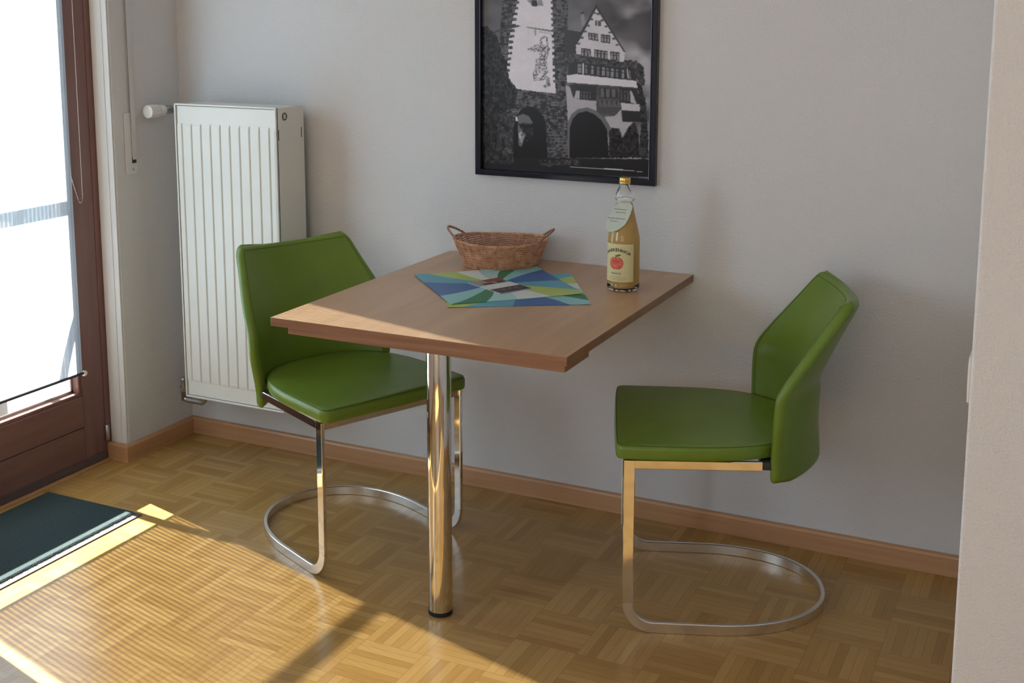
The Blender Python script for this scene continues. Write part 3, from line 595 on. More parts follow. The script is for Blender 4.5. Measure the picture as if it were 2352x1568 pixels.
# ------------------------------------------------------------------ framed poster
POLY = [[62,1,[[86,528],[295,528],[293,325],[297,61],[59,45],[76,414]]],[62,1,[[92,739],[285,734],[295,521],[86,521]]],[188,3,[[135,731],[241,728],[245,521],[135,521]]],[188,3,[[135,523],[245,523],[248,444],[253,374],[258,252],[204,255],[100,264],[99,310],[106,404],[118,461]]],[190,3,[[118,468],[140,511],[140,489],[136,450]]],[62,1,[[120,518],[139,518],[139,510],[120,510]]],[62,1,[[240,518],[254,518],[254,510],[241,510]]],[62,1,[[117,501],[136,501],[137,494],[117,494]]],[62,1,[[241,501],[254,501],[254,494],[241,494]]],[62,1,[[115,485],[134,485],[134,477],[115,477]]],[62,1,[[242,485],[255,485],[255,478],[242,478]]],[62,1,[[112,469],[131,469],[131,461],[112,461]]],[62,1,[[242,469],[256,469],[256,462],[243,462]]],[62,1,[[110,452],[129,452],[129,445],[110,444]]],[62,1,[[243,453],[256,453],[256,446],[243,445]]],[62,1,[[107,436],[126,436],[126,428],[107,428]]],[62,1,[[244,437],[257,437],[257,429],[244,429]]],[62,1,[[105,419],[124,420],[124,412],[105,411]]],[62,1,[[244,421],[258,421],[258,413],[244,413]]],[62,1,[[102,403],[121,403],[121,395],[102,395]]],[62,1,[[245,405],[258,405],[258,397],[245,397]]],[62,1,[[100,386],[119,387],[119,379],[100,378]]],[62,1,[[246,388],[259,389],[259,381],[246,381]]],[62,1,[[97,370],[116,370],[116,362],[97,362]]],[62,1,[[246,372],[260,372],[260,365],[246,364]]],[62,1,[[94,353],[114,354],[114,346],[94,345]]],[62,1,[[247,356],[260,356],[260,348],[247,348]]],[62,1,[[92,337],[111,337],[111,329],[92,329]]],[62,1,[[248,340],[261,340],[261,332],[248,332]]],[62,1,[[89,320],[109,320],[109,312],[89,312]]],[62,1,[[248,323],[262,324],[262,316],[248,316]]],[62,1,[[87,303],[106,304],[106,296],[87,295]]],[62,1,[[249,307],[262,307],[262,300],[249,299]]],[62,1,[[84,286],[103,287],[104,279],[84,278]]],[62,1,[[250,291],[263,291],[263,283],[250,283]]],[40,0,[[171,521],[196,521],[199,502],[180,504]]],[120,0,[[163,521],[179,521],[180,507]]],[120,0,[[198,521],[212,521],[218,504],[199,504]]],[95,0,[[165,444],[248,434],[248,429],[165,441]]],[140,3,[[203,431],[243,426],[243,423],[203,429]]],[140,3,[[187,437],[196,435],[195,419],[190,418]]],[112,5,[[209,414],[222,419],[233,412],[235,366],[227,345],[207,348],[203,380],[172,372],[166,379],[187,390],[203,394]]],[100,5,[[187,380],[238,384],[238,375],[187,371]]],[118,5,[[195,351],[229,356],[233,310],[204,295],[184,308],[192,330]]],[88,5,[[218,405],[224,405],[225,313],[220,313]]],[105,5,[[184,305],[204,316],[239,296],[241,274],[227,265],[214,273],[227,277],[229,292],[208,288],[188,287]]],[190,3,[[214,410],[226,412],[228,395],[214,393]]],[188,3,[[204,309],[215,307],[212,295],[200,298]]],[58,0,[[39,419],[68,434],[136,449],[144,445],[72,429],[43,415]]],[66,1,[[100,264],[204,255],[261,252],[293,297],[299,61],[59,45],[68,196]]],[16,0,[[122,55],[121,147],[131,180],[149,203],[172,212],[196,206],[216,187],[226,163],[234,61]]],[92,0,[[137,182],[153,189],[173,182],[185,164],[181,150],[173,128],[161,123],[149,90],[139,93],[136,155]]],[26,2,[[136,159],[185,161],[189,125],[165,105],[161,127],[149,141]]],[150,5,[[138,131],[149,136],[146,119],[157,125],[149,101],[142,112]]],[190,0,[[128,178],[135,180],[136,166],[129,166]]],[30,2,[[7,439],[33,444],[68,414],[82,371],[98,335],[106,292],[136,259],[128,213],[80,182],[68,123],[64,45],[6,38]]],[44,2,[[68,182],[116,198],[121,125],[84,68],[68,67]]],[48,0,[[284,437],[336,430],[321,368],[285,362]]],[120,0,[[335,486],[344,486],[348,450],[337,445]]],[50,0,[[335,486],[344,488],[345,482],[335,480]]],[52,2,[[246,345],[285,366],[327,364],[471,353],[506,351],[526,336],[533,283],[522,282],[507,302],[320,340],[297,339],[289,325],[258,328]]],[172,3,[[382,504],[471,373],[468,347],[321,368],[320,396]]],[45,0,[[382,509],[387,500],[473,374],[467,376],[382,497],[323,394],[315,396]]],[70,0,[[372,486],[382,486],[382,481],[372,481]]],[70,0,[[384,484],[393,484],[393,478],[384,478]]],[70,0,[[363,469],[372,469],[373,464],[363,464]]],[70,0,[[396,467],[405,467],[405,461],[396,461]]],[70,0,[[353,452],[363,452],[363,446],[353,446]]],[70,0,[[408,449],[417,450],[417,444],[408,444]]],[70,0,[[344,434],[353,435],[353,429],[344,429]]],[70,0,[[419,432],[428,432],[428,427],[419,427]]],[70,0,[[334,417],[344,417],[344,412],[334,411]]],[70,0,[[431,415],[440,415],[440,410],[431,410]]],[70,0,[[324,399],[334,400],[334,394],[324,394]]],[70,0,[[442,398],[451,398],[451,393],[442,393]]],[70,0,[[379,464],[397,462],[397,447],[379,449]]],[150,0,[[384,464],[387,464],[388,447],[385,447]]],[48,0,[[358,429],[388,426],[389,405],[359,409]]],[125,0,[[360,426],[366,425],[367,410],[361,411]]],[48,0,[[360,422],[366,422],[366,419],[360,420]]],[125,0,[[370,425],[376,424],[377,409],[371,410]]],[48,0,[[370,421],[376,420],[376,418],[370,419]]],[125,0,[[380,423],[386,423],[387,408],[381,409]]],[48,0,[[380,420],[386,419],[387,417],[381,418]]],[48,0,[[397,425],[425,422],[425,399],[397,402]]],[125,0,[[399,421],[404,420],[404,404],[399,405]]],[48,0,[[399,417],[404,416],[404,414],[399,415]]],[125,0,[[408,420],[413,419],[414,403],[408,404]]],[48,0,[[408,416],[414,415],[414,413],[408,414]]],[125,0,[[417,419],[423,418],[423,402],[417,403]]],[48,0,[[417,415],[423,414],[423,412],[417,413]]],[48,0,[[336,385],[366,382],[367,357],[336,360]]],[125,0,[[338,381],[344,381],[345,362],[338,363]]],[48,0,[[338,377],[344,376],[344,374],[338,374]]],[125,0,[[348,380],[354,380],[355,361],[349,362]]],[48,0,[[348,376],[354,375],[354,373],[348,373]]],[125,0,[[358,379],[364,378],[365,360],[359,361]]],[48,0,[[358,374],[365,374],[365,372],[359,372]]],[48,0,[[377,382],[418,377],[419,352],[377,356]]],[125,0,[[379,378],[385,377],[386,358],[379,359]]],[48,0,[[379,373],[385,372],[385,370],[379,371]]],[125,0,[[389,377],[396,376],[396,357],[390,358]]],[48,0,[[390,372],[396,371],[396,369],[390,370]]],[125,0,[[400,376],[406,375],[406,356],[400,357]]],[48,0,[[400,371],[406,370],[406,368],[400,369]]],[125,0,[[410,375],[416,374],[416,355],[410,356]]],[48,0,[[410,370],[416,369],[416,367],[410,368]]],[48,0,[[426,377],[455,374],[455,350],[427,352]]],[125,0,[[428,373],[434,372],[434,354],[429,355]]],[48,0,[[428,368],[434,368],[434,366],[428,366]]],[125,0,[[438,372],[444,371],[444,353],[438,354]]],[48,0,[[438,367],[444,367],[444,365],[438,365]]],[125,0,[[447,371],[453,370],[453,352],[448,353]]],[48,0,[[447,366],[453,366],[453,364],[447,364]]],[42,0,[[297,339],[319,345],[499,326],[507,295],[320,309],[297,307]]],[40,0,[[321,343],[342,341],[343,310],[322,312]]],[110,0,[[326,339],[338,338],[339,313],[326,314]]],[40,0,[[326,332],[338,331],[338,329],[326,330]]],[38,0,[[346,340],[360,339],[360,309],[347,310]]],[96,0,[[349,337],[357,336],[357,312],[349,313]]],[38,0,[[349,330],[357,329],[357,327],[349,328]]],[38,0,[[365,339],[379,337],[379,307],[366,308]]],[118,0,[[368,335],[376,334],[376,310],[368,311]]],[38,0,[[368,328],[376,327],[376,325],[368,326]]],[38,0,[[383,337],[397,335],[397,305],[384,307]]],[96,0,[[386,333],[394,332],[394,308],[386,309]]],[38,0,[[386,326],[394,326],[394,324],[386,324]]],[38,0,[[399,335],[412,334],[413,304],[399,305]]],[118,0,[[402,331],[410,331],[410,307],[402,308]]],[38,0,[[402,325],[410,324],[410,322],[402,323]]],[38,0,[[412,334],[426,332],[426,303],[413,304]]],[96,0,[[415,330],[423,329],[424,306],[416,306]]],[38,0,[[415,324],[423,323],[423,321],[415,322]]],[38,0,[[426,332],[439,331],[440,301],[426,303]]],[118,0,[[429,329],[437,328],[437,304],[429,305]]],[38,0,[[429,322],[437,321],[437,319],[429,320]]],[38,0,[[441,331],[454,330],[455,300],[441,301]]],[96,0,[[444,327],[452,326],[452,303],[444,304]]],[38,0,[[444,321],[452,320],[452,318],[444,319]]],[38,0,[[459,329],[473,328],[473,298],[460,299]]],[118,0,[[462,325],[470,325],[470,301],[462,302]]],[38,0,[[462,319],[470,318],[470,316],[462,317]]],[38,0,[[479,327],[492,326],[492,296],[479,298]]],[96,0,[[481,324],[489,323],[490,299],[482,300]]],[38,0,[[481,317],[489,316],[489,314],[481,315]]],[180,0,[[342,342],[345,341],[346,311],[342,311]]],[170,0,[[476,329],[479,329],[483,302],[480,302]]],[185,3,[[292,305],[320,310],[507,295],[510,274],[324,283],[293,283]]],[60,0,[[290,286],[324,284],[510,276],[510,272],[322,279]]],[150,3,[[290,279],[305,269],[315,241],[334,237],[385,235],[386,206],[359,212],[329,206],[308,189],[297,169]]],[38,0,[[313,280],[509,273],[519,230],[457,232],[456,273],[387,277],[385,235],[334,237],[315,266]]],[45,0,[[301,279],[324,278],[319,248],[313,243]]],[35,0,[[334,265],[371,263],[371,236],[334,237]]],[70,0,[[336,261],[341,261],[341,240],[336,240]]],[35,0,[[336,255],[341,255],[341,253],[336,253]]],[70,0,[[345,261],[350,260],[351,239],[345,240]]],[35,0,[[345,255],[350,255],[351,253],[345,253]]],[70,0,[[354,260],[360,260],[360,239],[354,239]]],[35,0,[[354,255],[360,254],[360,252],[354,252]]],[70,0,[[363,260],[369,259],[369,239],[364,239]]],[35,0,[[363,254],[369,254],[369,252],[363,252]]],[150,3,[[322,262],[334,263],[334,238],[317,241]]],[62,0,[[387,278],[452,275],[461,211],[443,194],[397,200],[391,215]]],[40,0,[[394,273],[448,271],[451,245],[397,244]]],[85,0,[[398,271],[408,271],[409,246],[398,245]]],[85,0,[[415,270],[425,270],[426,246],[416,246]]],[85,0,[[432,270],[443,270],[443,247],[433,247]]],[80,0,[[393,239],[456,238],[458,218],[395,218]]],[45,0,[[399,236],[406,236],[404,220]]],[45,0,[[414,236],[421,236],[419,221]]],[45,0,[[429,237],[436,237],[434,221]]],[45,0,[[443,237],[451,237],[449,222]]],[35,0,[[456,272],[487,270],[488,234],[456,236]]],[68,0,[[458,268],[464,268],[465,238],[459,239]]],[35,0,[[458,260],[464,259],[464,257],[458,258]]],[68,0,[[469,267],[475,267],[475,237],[469,238]]],[35,0,[[469,259],[475,259],[475,256],[469,257]]],[68,0,[[479,267],[485,266],[486,237],[479,237]]],[35,0,[[479,258],[485,258],[485,256],[479,256]]],[150,3,[[487,267],[493,266],[508,230],[490,233]]],[165,3,[[460,232],[517,229],[521,210],[464,211]]],[32,0,[[464,209],[521,209],[523,180],[467,178]]],[150,3,[[409,191],[442,193],[461,213],[466,178],[498,178],[484,163],[473,145],[469,131],[458,158],[432,159]]],[90,0,[[296,97],[296,165],[308,193],[329,209],[359,215],[386,206],[412,186],[430,157],[434,133],[425,132],[419,157],[401,180],[378,197],[355,203],[329,197],[312,179],[303,151],[303,65],[299,65]]],[14,0,[[303,65],[303,151],[312,179],[329,197],[355,204],[378,197],[401,180],[420,153],[427,72]]],[24,2,[[427,72],[426,146],[435,159],[454,158],[466,131],[475,141],[487,163],[502,178],[513,157],[522,77]]],[34,2,[[507,296],[522,282],[537,234],[548,75],[517,77],[523,182],[517,230]]],[26,0,[[6,51],[570,76],[571,24],[5,8]]],[44,2,[[205,53],[330,63],[338,46],[213,38]]],[40,2,[[26,69],[121,70],[125,37],[26,35]]],[205,0,[[303,39],[354,40],[460,41],[530,38],[530,37],[460,39],[354,38],[303,38]]],[120,0,[[221,37],[245,38],[245,37],[221,36]]]]
FW, FH = .571, .765
pf = thing('framed_poster', 'black framed black-and-white photo poster of an old gate tower and gabled house', 'picture', (1.149+FW/2, -.012, .997))
def frame_side(bm, a, b, ins_a, ins_b):
    pass
prof = [(0, 0), (0, .019), (.0015, .0205), (.013, .0215), (.0155, .0200), (.0168, .0212), (.0185, .0205), (.0195, .016), (.0195, .004), (.0195, 0)]   # inset, depth towards the room
names = ('frame_bottom', 'frame_right', 'frame_top', 'frame_left')
cor = [(-FW/2, 0), (FW/2, 0), (FW/2, FH), (-FW/2, FH)]; inn = [(1, 1), (-1, 1), (-1, -1), (1, -1)]
for s in range(4):
    a, b = s, (s+1) % 4; vs, fs = [], []
    for c_i in (a, b):
        for d, t in prof: vs.append((cor[c_i][0]+inn[c_i][0]*d, .012-t-.001, cor[c_i][1]+inn[c_i][1]*d))
    n = len(prof)
    for k in range(n): fs.append((k, (k+1) % n, n+(k+1) % n, n+k))
    fs.append(tuple(range(n))); fs.append(tuple(range(2*n-1, n-1, -1)))
    bm = bmesh.new(); me = bpy.data.meshes.new('t'); me.from_pydata(vs, [], fs); bm.from_mesh(me); bpy.data.meshes.remove(me)
    bm_obj('frame_bar', bm, M['frame'], pf)
# the print: a fine grid carrying the printed picture as a colour attribute
STEP = .0015; ux0, ux1, uz0, uz1 = .018, FW-.018, .018, FH-.018
nxp = int((ux1-ux0)/STEP); nzp = int((uz1-uz0)/STEP)
gx = np.linspace(ux0, ux1, nxp)*1000; gz = np.linspace(uz0, uz1, nzp)*1000
GX, GZ = np.meshgrid(gx, gz)
rng = np.random.default_rng(3)
def vnoise(scale, seed, ax=1.0):
    r = np.random.default_rng(seed); g = r.random((90, 90))
    x = (GX/scale/ax) % 88; y = (GZ/scale) % 88; xi = x.astype(int); yi = y.astype(int); fx = x-xi; fy = y-yi
    fx = fx*fx*(3-2*fx); fy = fy*fy*(3-2*fy)
    return (g[yi, xi]*(1-fx)+g[yi, xi+1]*fx)*(1-fy)+(g[yi+1, xi]*(1-fx)+g[yi+1, xi+1]*fx)*fy
def fbm(scale, seed, ax=1.0): return .5*vnoise(scale, seed, ax)+.3*vnoise(scale/2.1, seed+1, ax)+.2*vnoise(scale/4.3, seed+2, ax)
sky = 76+(fbm(95, 11, 1.6)-.5)*70+75*np.clip((GX-280)/200, 0, 1)*np.clip(fbm(85, 21, 1.5)*3.2-1.25, 0, 1)
G = sky.copy()
# stone blocks
row = np.floor(GZ/9.5+vnoise(60, 5)*.6); cx = GX/13.0+np.sin(row*12.9898)*43.7; blk = np.floor(cx)
hsh = np.abs(np.sin(blk*91.7+row*47.3)*4375.85) % 1.0
ez = np.abs((GZ/9.5+vnoise(60, 5)*.6) % 1-.5); exx = np.abs(cx % 1-.5)
stone = 34+62*hsh+18*(vnoise(3, 8)-.5)
mort = np.where(vnoise(14, 61) > .45, 96+40*(vnoise(3, 62)-.5), 26)
stone = np.where((ez > .41) | (exx > .44), mort, stone*.82)
fol = (fbm(8, 31)-.47)*85+(vnoise(1.8, 37)-.5)*46
WX = GX+(vnoise(4, 91)-.5)*4.2; WZ = GZ+(vnoise(4, 92)-.5)*4.2; LX = GX+(vnoise(5, 93)-.5)*1.5; LZ = GZ+(vnoise(5, 94)-.5)*1.5
pls = (fbm(40, 41)-.5)*14+(vnoise(2.5, 43)-.5)*7
def inside(poly, kind=0):
    c = np.zeros(GX.shape, bool); xs_ = [p[0] for p in poly]; zs_ = [p[1] for p in poly]
    i0, i1 = np.searchsorted(gx, min(xs_)-4), np.searchsorted(gx, max(xs_)+4); j0, j1 = np.searchsorted(gz, min(zs_)-4), np.searchsorted(gz, max(zs_)+4)
    if i1 <= i0 or j1 <= j0: return None, None
    A_, B_ = (WX, WZ) if kind == 2 else ((LX, LZ) if kind in (1, 3, 5) else (GX, GZ)); sx_, sz_ = A_[j0:j1, i0:i1], B_[j0:j1, i0:i1]; m_ = np.zeros(sx_.shape, bool); n = len(poly)
    for k in range(n):
        x1, z1 = poly[k]; x2, z2 = poly[(k+1) % n]
        if z1 == z2: continue
        m_ ^= ((z1 > sz_) != (z2 > sz_)) & (sx_ < (x2-x1)*(sz_-z1)/(z2-z1)+x1)
    return (slice(j0, j1), slice(i0, i1)), m_
for g, kind, poly in POLY:
    sl, m_ = inside(poly, kind)
    if sl is None: continue
    base = {0: g+0*GX[sl], 1: stone[sl]*g/62.0, 2: np.clip(g+fol[sl], 6, 120), 3: g+pls[sl], 4: g+0*GX[sl], 5: np.where(vnoise(4.0, 71)[sl]+vnoise(1.9, 72)[sl]*.8 > .88, g-18.0, 178.0)}[kind]
    G[sl] = np.where(m_, base, G[sl])
G = np.clip(G+(vnoise(2.0, 77)-.5)*6, 6, 215)
# soften by one cell
Gp = np.pad(G, 1, mode='edge'); G = (Gp[1:-1, 1:-1]*4+Gp[:-2, 1:-1]+Gp[2:, 1:-1]+Gp[1:-1, :-2]+Gp[1:-1, 2:])/8
lin = np.clip(((G/255+.055)/1.055)**2.4*1.45, 0, .85)
me = bpy.data.meshes.new('print')
V = np.zeros((nzp, nxp, 3)); V[..., 0] = GX/1000-FW/2; V[..., 1] = .0055; V[..., 2] = GZ/1000
me.vertices.add(nxp*nzp); me.vertices.foreach_set('co', V.reshape(-1))
idx = np.arange(nxp*nzp).reshape(nzp, nxp); F4 = np.stack([idx[:-1, :-1], idx[:-1, 1:], idx[1:, 1:], idx[1:, :-1]], -1).reshape(-1, 4)
me.loops.add(F4.size); me.loops.foreach_set('vertex_index', F4.reshape(-1).astype(np.int32)); me.polygons.add(len(F4))
me.polygons.foreach_set('loop_start', np.arange(0, F4.size, 4, dtype=np.int32)); me.update(calc_edges=True); me.validate()
ca = me.color_attributes.new('print_tone', 'FLOAT_COLOR', 'POINT')
cols = np.ones((nzp*nxp, 4), np.float32); cols[:, 0] = lin.reshape(-1)*.98; cols[:, 1] = lin.reshape(-1)*.945; cols[:, 2] = lin.reshape(-1)*1.04
ca.data.foreach_set('color', cols.reshape(-1))
pm = new_mat('poster_print', (.5, .5, .5), .30); at = N(pm, 'ShaderNodeAttribute', attribute_name='print_tone'); L(pm, at.outputs['Color'], P(pm).inputs['Base Color'])
P(pm).inputs['Specular IOR Level'].default_value = .22
me.materials.append(pm); o = bpy.data.objects.new('print', me); COL.objects.link(o); o.parent = pf

# ------------------------------------------------------------------ place mats
PM = {}
for n_, c_ in dict(turq=(.10, .36, .47), lime=(.42, .54, .14), white=(.66, .71, .69), mint=(.38, .61, .59), green=(.030, .20, .095), aqua=(.25, .54, .56), blue=(.045, .14, .36)).items():
    PM[n_] = new_mat('mat_'+n_, c_, .42)
WEDGE = ['turq', 'lime', 'white', 'mint', 'green', 'aqua', 'blue']
# wedge borders as angles (deg, clockwise from the first corner) for half of the square; the pattern repeats after 180
h = .258
def border_pt(t):
    """t 0..4 round the square starting at the left corner, clockwise; corners at radius h"""
    cs = [(-h, 0), (0, h), (h, 0), (0, -h)]; k = int(t) % 4; f = t-int(t); a, b = cs[k], cs[(k+1) % 4]
    return (a[0]*(1-f)+b[0]*f, a[1]*(1-f)+b[1]*f)
EDG = [-.26, .11, .34, .52, .72, .89, 1.15, 1.55, 1.88, 2.26, 2.51, 2.74, 2.99, 3.27, 3.74]
def placemat(label, loc, rz, dz):
    t = thing('placemat', label, 'placemat', loc, rz, 'geometric patterned placemats on the table')
    vs, fs, mi = [], [], []; th = .0012
    def bend(x, y): return dz+ .004*max(0, (math.hypot(x, y)-.17)/.09)**2*(1 if x < 0 or True else 0)*.35
    NR = 8
    # base body (sides and underside)
    ring = [border_pt(4*i/80) for i in range(80)]
    top, mi_ = [], []
    ts = []
    if True:
        for kk in range(14):
            k = kk % 7; a, b = EDG[kk], EDG[kk+1]; cuts = [a]
            for c in range(-1, 6):
                if a < c < b: cuts.append(float(c))
            cuts.append(b)
            for p_, q_ in zip(cuts[:-1], cuts[1:]):
                n = max(1, int((q_-p_)/.12))
                for i in range(n): ts.append((p_+(q_-p_)*i/n, p_+(q_-p_)*(i+1)/n, k))
    m_ = len(ts)
    for (a, b, k) in ts:
        x, y = border_pt((a+4) % 4)
        for j in range(NR+1):
            r = j/NR; ang = .055*math.sin(math.pi*r)
            xx, yy = x*r*math.cos(ang)-y*r*math.sin(ang), x*r*math.sin(ang)+y*r*math.cos(ang)
            vs.append((xx, yy, bend(xx, yy)+th))
    off = len(vs)
    for v in list(vs): vs.append((v[0], v[1], v[2]-th))
    for i in range(m_):
        i2 = (i+1) % m_
        for j in range(NR):
            a, b, c, d = i*(NR+1)+j, i*(NR+1)+j+1, i2*(NR+1)+j+1, i2*(NR+1)+j
            fs.append((a, b, c, d)[::-1]); mi.append(ts[i][2]); fs.append((off+a, off+b, off+c, off+d)); mi.append(ts[i][2])
        a, b = i*(NR+1)+NR, i2*(NR+1)+NR; fs.append((a, b, off+b, off+a)); mi.append(ts[i][2])
    o = mesh_obj('mat_sheet', vs, fs, None, t, mats=[PM[k] for k in WEDGE], midx=mi)
    bm = bmesh.new(); bm.from_mesh(o.data); bmesh.ops.remove_doubles(bm, verts=bm.verts, dist=1e-6); bmesh.ops.recalc_face_normals(bm, faces=bm.faces); bm.to_mesh(o.data); bm.free()
    return t
placemat('blue, green and lime wedge placemat lying underneath, nearer the bottle', (1.4565, -.397, .7502), math.radians(256), 0)
placemat('blue, green and lime wedge placemat lying on top, under the brochure', (1.391, -.3645, .7502), 0, .0016)
# brochure lying on the mats
bt = thing('brochure', 'small brochure with a white band and photo strips lying on the upper placemat', 'brochure', (1.410, -.385, .7536), 0)
c4 = [(1.319, -.394), (1.364, -.301), (1.502, -.377), (1.455, -.468)]
A0, A1, A2, A3 = [Vector((x-1.410, y+.385, 0)) for x, y in c4]
bmm = {'red': new_mat('roof_red', (.30, .055, .040), .4), 'wht': new_mat('paper_white', (.62, .64, .62), .5), 'drk': new_mat('photo_dark', (.050, .042, .055), .4), 'grey': new_mat('photo_grey', (.28, .30, .30), .4), 'lt': new_mat('photo_light', (.30, .27, .26), .4)}
def strip(name, f0, f1, mt, z0, z1, s0=0.0, s1=1.0, par=bt):
    """f along the left->right (A1->A2) direction (from photo corner), s across"""
    def q(f, s): a = A1.lerp(A2, f); b = A0.lerp(A3, f); return a.lerp(b, s)
    pts = [q(f0, s0), q(f1, s0), q(f1, s1), q(f0, s1)]
    vs = [(p.x, p.y, z0) for p in pts]+[(p.x, p.y, z1) for p in pts]
    return mesh_obj(name, vs, [(3, 2, 1, 0), (4, 5, 6, 7), (0, 1, 5, 4), (1, 2, 6, 5), (2, 3, 7, 6), (3, 0, 4, 7)], mt, par)
strip('cover', 0, 1, bmm['wht'], 0, .0012)
strip('photo_strip', .0, .36, bmm['grey'], .0012, .0014); strip('photo_strip', .66, 1, bmm['drk'], .0012, .0014)
strip('roof_detail', .0, .19, bmm['red'], .0014, .0016, .0, .55); strip('dark_detail', .20, .34, bmm['drk'], .0014, .0016, .08, .34); strip('dark_detail', .22, .34, bmm['drk'], .0014, .0016, .45, .80)
for k in range(3): strip('pale_mark', .76, .80, bmm['lt'], .0014, .0016, .22+.2*k, .30+.2*k)

# ------------------------------------------------------------------ wicker basket
wk = new_mat('wicker', (.44, .20, .085), .5); L(wk, ramp(wk, noise(wk, coords(wk), 60, 3), [(.3, (.44, .20, .10)), (.55, (.62, .32, .175)), (.8, (.76, .46, .28))]), P(wk).inputs['Base Color'])
bk = thing('wicker_basket', 'empty oval wicker basket with two loop handles on the table against the wall', 'basket', (1.288, -.128, .7502), math.radians(17))
LA, LB, HB = .137, .109, .071      # half axes at the rim, height
def brad(s):      # growth from the foot to the rim
    return .74+.26*s**.85
def bp(a, s, off=0.0, z=None):
    f = brad(s); zz = HB*s if z is None else z
    x, y = (LA*f+off)*math.cos(a), (LB*f+off)*math.sin(a)
    return Vector((x, y, zz+.008*s*s*math.cos(a)**2))
NS = 32
vs, fs = [], []
for k in range(NS):
    a = 2*math.pi*k/NS
    tube_into(vs, fs, [bp(a, s, 0) for s in np.linspace(0.02, 1.0, 9)], .0017, 6)
mesh_obj('stakes', vs, fs, wk, bk, smooth=True)
vs, fs = [], []
NRW = 26
for r in range(NRW):
    s = (r+.5)/NRW; pts = []
    grp = 1
    for i in range(NS*6):
        a = 2*math.pi*i/(NS*6); off = .0026*math.cos(NS*a/2*1.0+ (math.pi if r % 2 else 0))
        pts.append(bp(a, s, off))
    tube_into(vs, fs, pts, .00135, 6, closed=True)
mesh_obj('woven_wall', vs, fs, wk, bk, smooth=True)
vs, fs = [], []
for q in range(3):
    pts = []
    for i in range(240):
        a = 2*math.pi*i/240; ph_ = 30*a+q*2*math.pi/3; p_ = bp(a, 1.0, .0028*math.cos(ph_)); p_.z += .002+.0028*math.sin(ph_); pts.append(p_)
    tube_into(vs, fs, pts, .0022, 6, closed=True)
mesh_obj('braided_rim', vs, fs, wk, bk, smooth=True)
vs, fs = [], []
for q in range(2):
    pts = []
    for i in range(160):
        a = 2*math.pi*i/160; ph_ = 28*a+q*math.pi; p_ = bp(a, 0.0, .002*math.cos(ph_)); p_.z = .0025+.001*math.sin(ph_); pts.append(p_)
    tube_into(vs, fs, pts, .0018, 6, closed=True)
for k in range(-9, 10):
    y = k*.0075; xm = LA*.74*math.sqrt(max(0, 1-(y/(LB*.74))**2)); tube_into(vs, fs, [(-xm, y, .003), (0, y, .0035), (xm, y, .003)], .0022, 6)
for k in range(-7, 8):
    x = k*.015; ym = LB*.74*math.sqrt(max(0, 1-(x/(LA*.74))**2)); tube_into(vs, fs, [(x, -ym, .0045), (x, ym, .0045)], .0016, 6)
mesh_obj('woven_base', vs, fs, wk, bk, smooth=True)
wk2 = new_mat('dark_wicker', (.33, .17, .11), .5)
for sgn in (-1, 1):
    vs, fs = [], []
    for q in range(2):
        pts = []
        for i in range(61):
            s = i/60; a0 = -.60+1.20*s; ang = a0 if sgn > 0 else math.pi-a0
            base_p = bp(ang, 1.0); lift_ = math.sin(math.pi*s)**.75
            p_ = base_p+Vector((sgn*.019*lift_, 0, .031*lift_)); ph_ = 26*s*2+q*math.pi
            p_ += Vector((.0016*math.cos(ph_), .0006*math.sin(ph_), .0016*math.sin(ph_))); pts.append(p_)
        tube_into(vs, fs, pts, .0021, 6)
    mesh_obj('handle', vs, fs, wk2, bk, smooth=True)

# ------------------------------------------------------------------ juice bottle
gb = new_mat('bottle_glass', (1, 1, 1), .02, 0.0); P(gb).inputs['Transmission Weight'].default_value = 1.0; P(gb).inputs['IOR'].default_value = 1.45
jm_ = new_mat('cloudy_apple_juice', (.98, .66, .20), .3); P(jm_).inputs['Transmission Weight'].default_value = .22; P(jm_).inputs['IOR'].default_value = 1.34
bo = thing('juice_bottle', 'clear glass bottle of cloudy apple juice with gold cap, standing on the table', 'bottle', (1.718, -.258, .7502))
RB = .0435
outer = [(.036, 0), (.041, .002), (RB, .008), (RB, .019), (RB-.0012, .021), (RB, .024), (RB, .130), (.0425, .142), (.0405, .152), (.031, .195), (.0245, .222), (.0225, .233), (.0232, .242), (.0245, .250), (.0240, .258), (.0195, .268), (.0150, .276), (.0136, .282), (.0134, .290), (.0134, .300)]
inner = [(.0105, .300), (.0108, .282), (.0125, .275), (.017, .267), (.0212, .258), (.0216, .250), (.0204, .242), (.0198, .233), (.0218, .222), (.0283, .195), (.0378, .152), (.0398, .142), (RB-.0028, .130), (RB-.0028, .012), (.037, .006), (.001, .0075)]
vs, fs = [], []; prof = outer+inner; n = 64
for r, z in prof:
    for k in range(n): a = 2*math.pi*k/n; vs.append((r*math.cos(a), r*math.sin(a), z))
for i in range(len(prof)-1):
    for k in range(n): fs.append((i*n+k, i*n+(k+1) % n, (i+1)*n+(k+1) % n, (i+1)*n+k))
fs.append(tuple(range(n-1, -1, -1))); fs.append(tuple((len(prof)-1)*n+k for k in range(n)))
bm = bmesh.new(); me = bpy.data.meshes.new('t'); me.from_pydata(vs, [], fs); bm.from_mesh(me); bpy.data.meshes.remove(me)
bm_obj('glass', bm, gb, bo, smooth=True)
lathe('juice', [(.036, .0080), (RB-.0031, .0130), (RB-.0026, .02), (RB-.0026, .130), (.0400, .142), (.0380, .152), (.0285, .195), (.0220, .222), (.0200, .233), (.0199, .2345)], jm_, bo, n=64)
gold = new_mat('gold_cap', (.75, .52, .16), .28, 1.0)
lathe('screw_cap', [(.0146, .286), (.0152, .287), (.0152, .290), (.0147, .291), (.0152, .292), (.0152, .3005), (.0142, .3025), (.013, .303)], gold, bo, n=48)
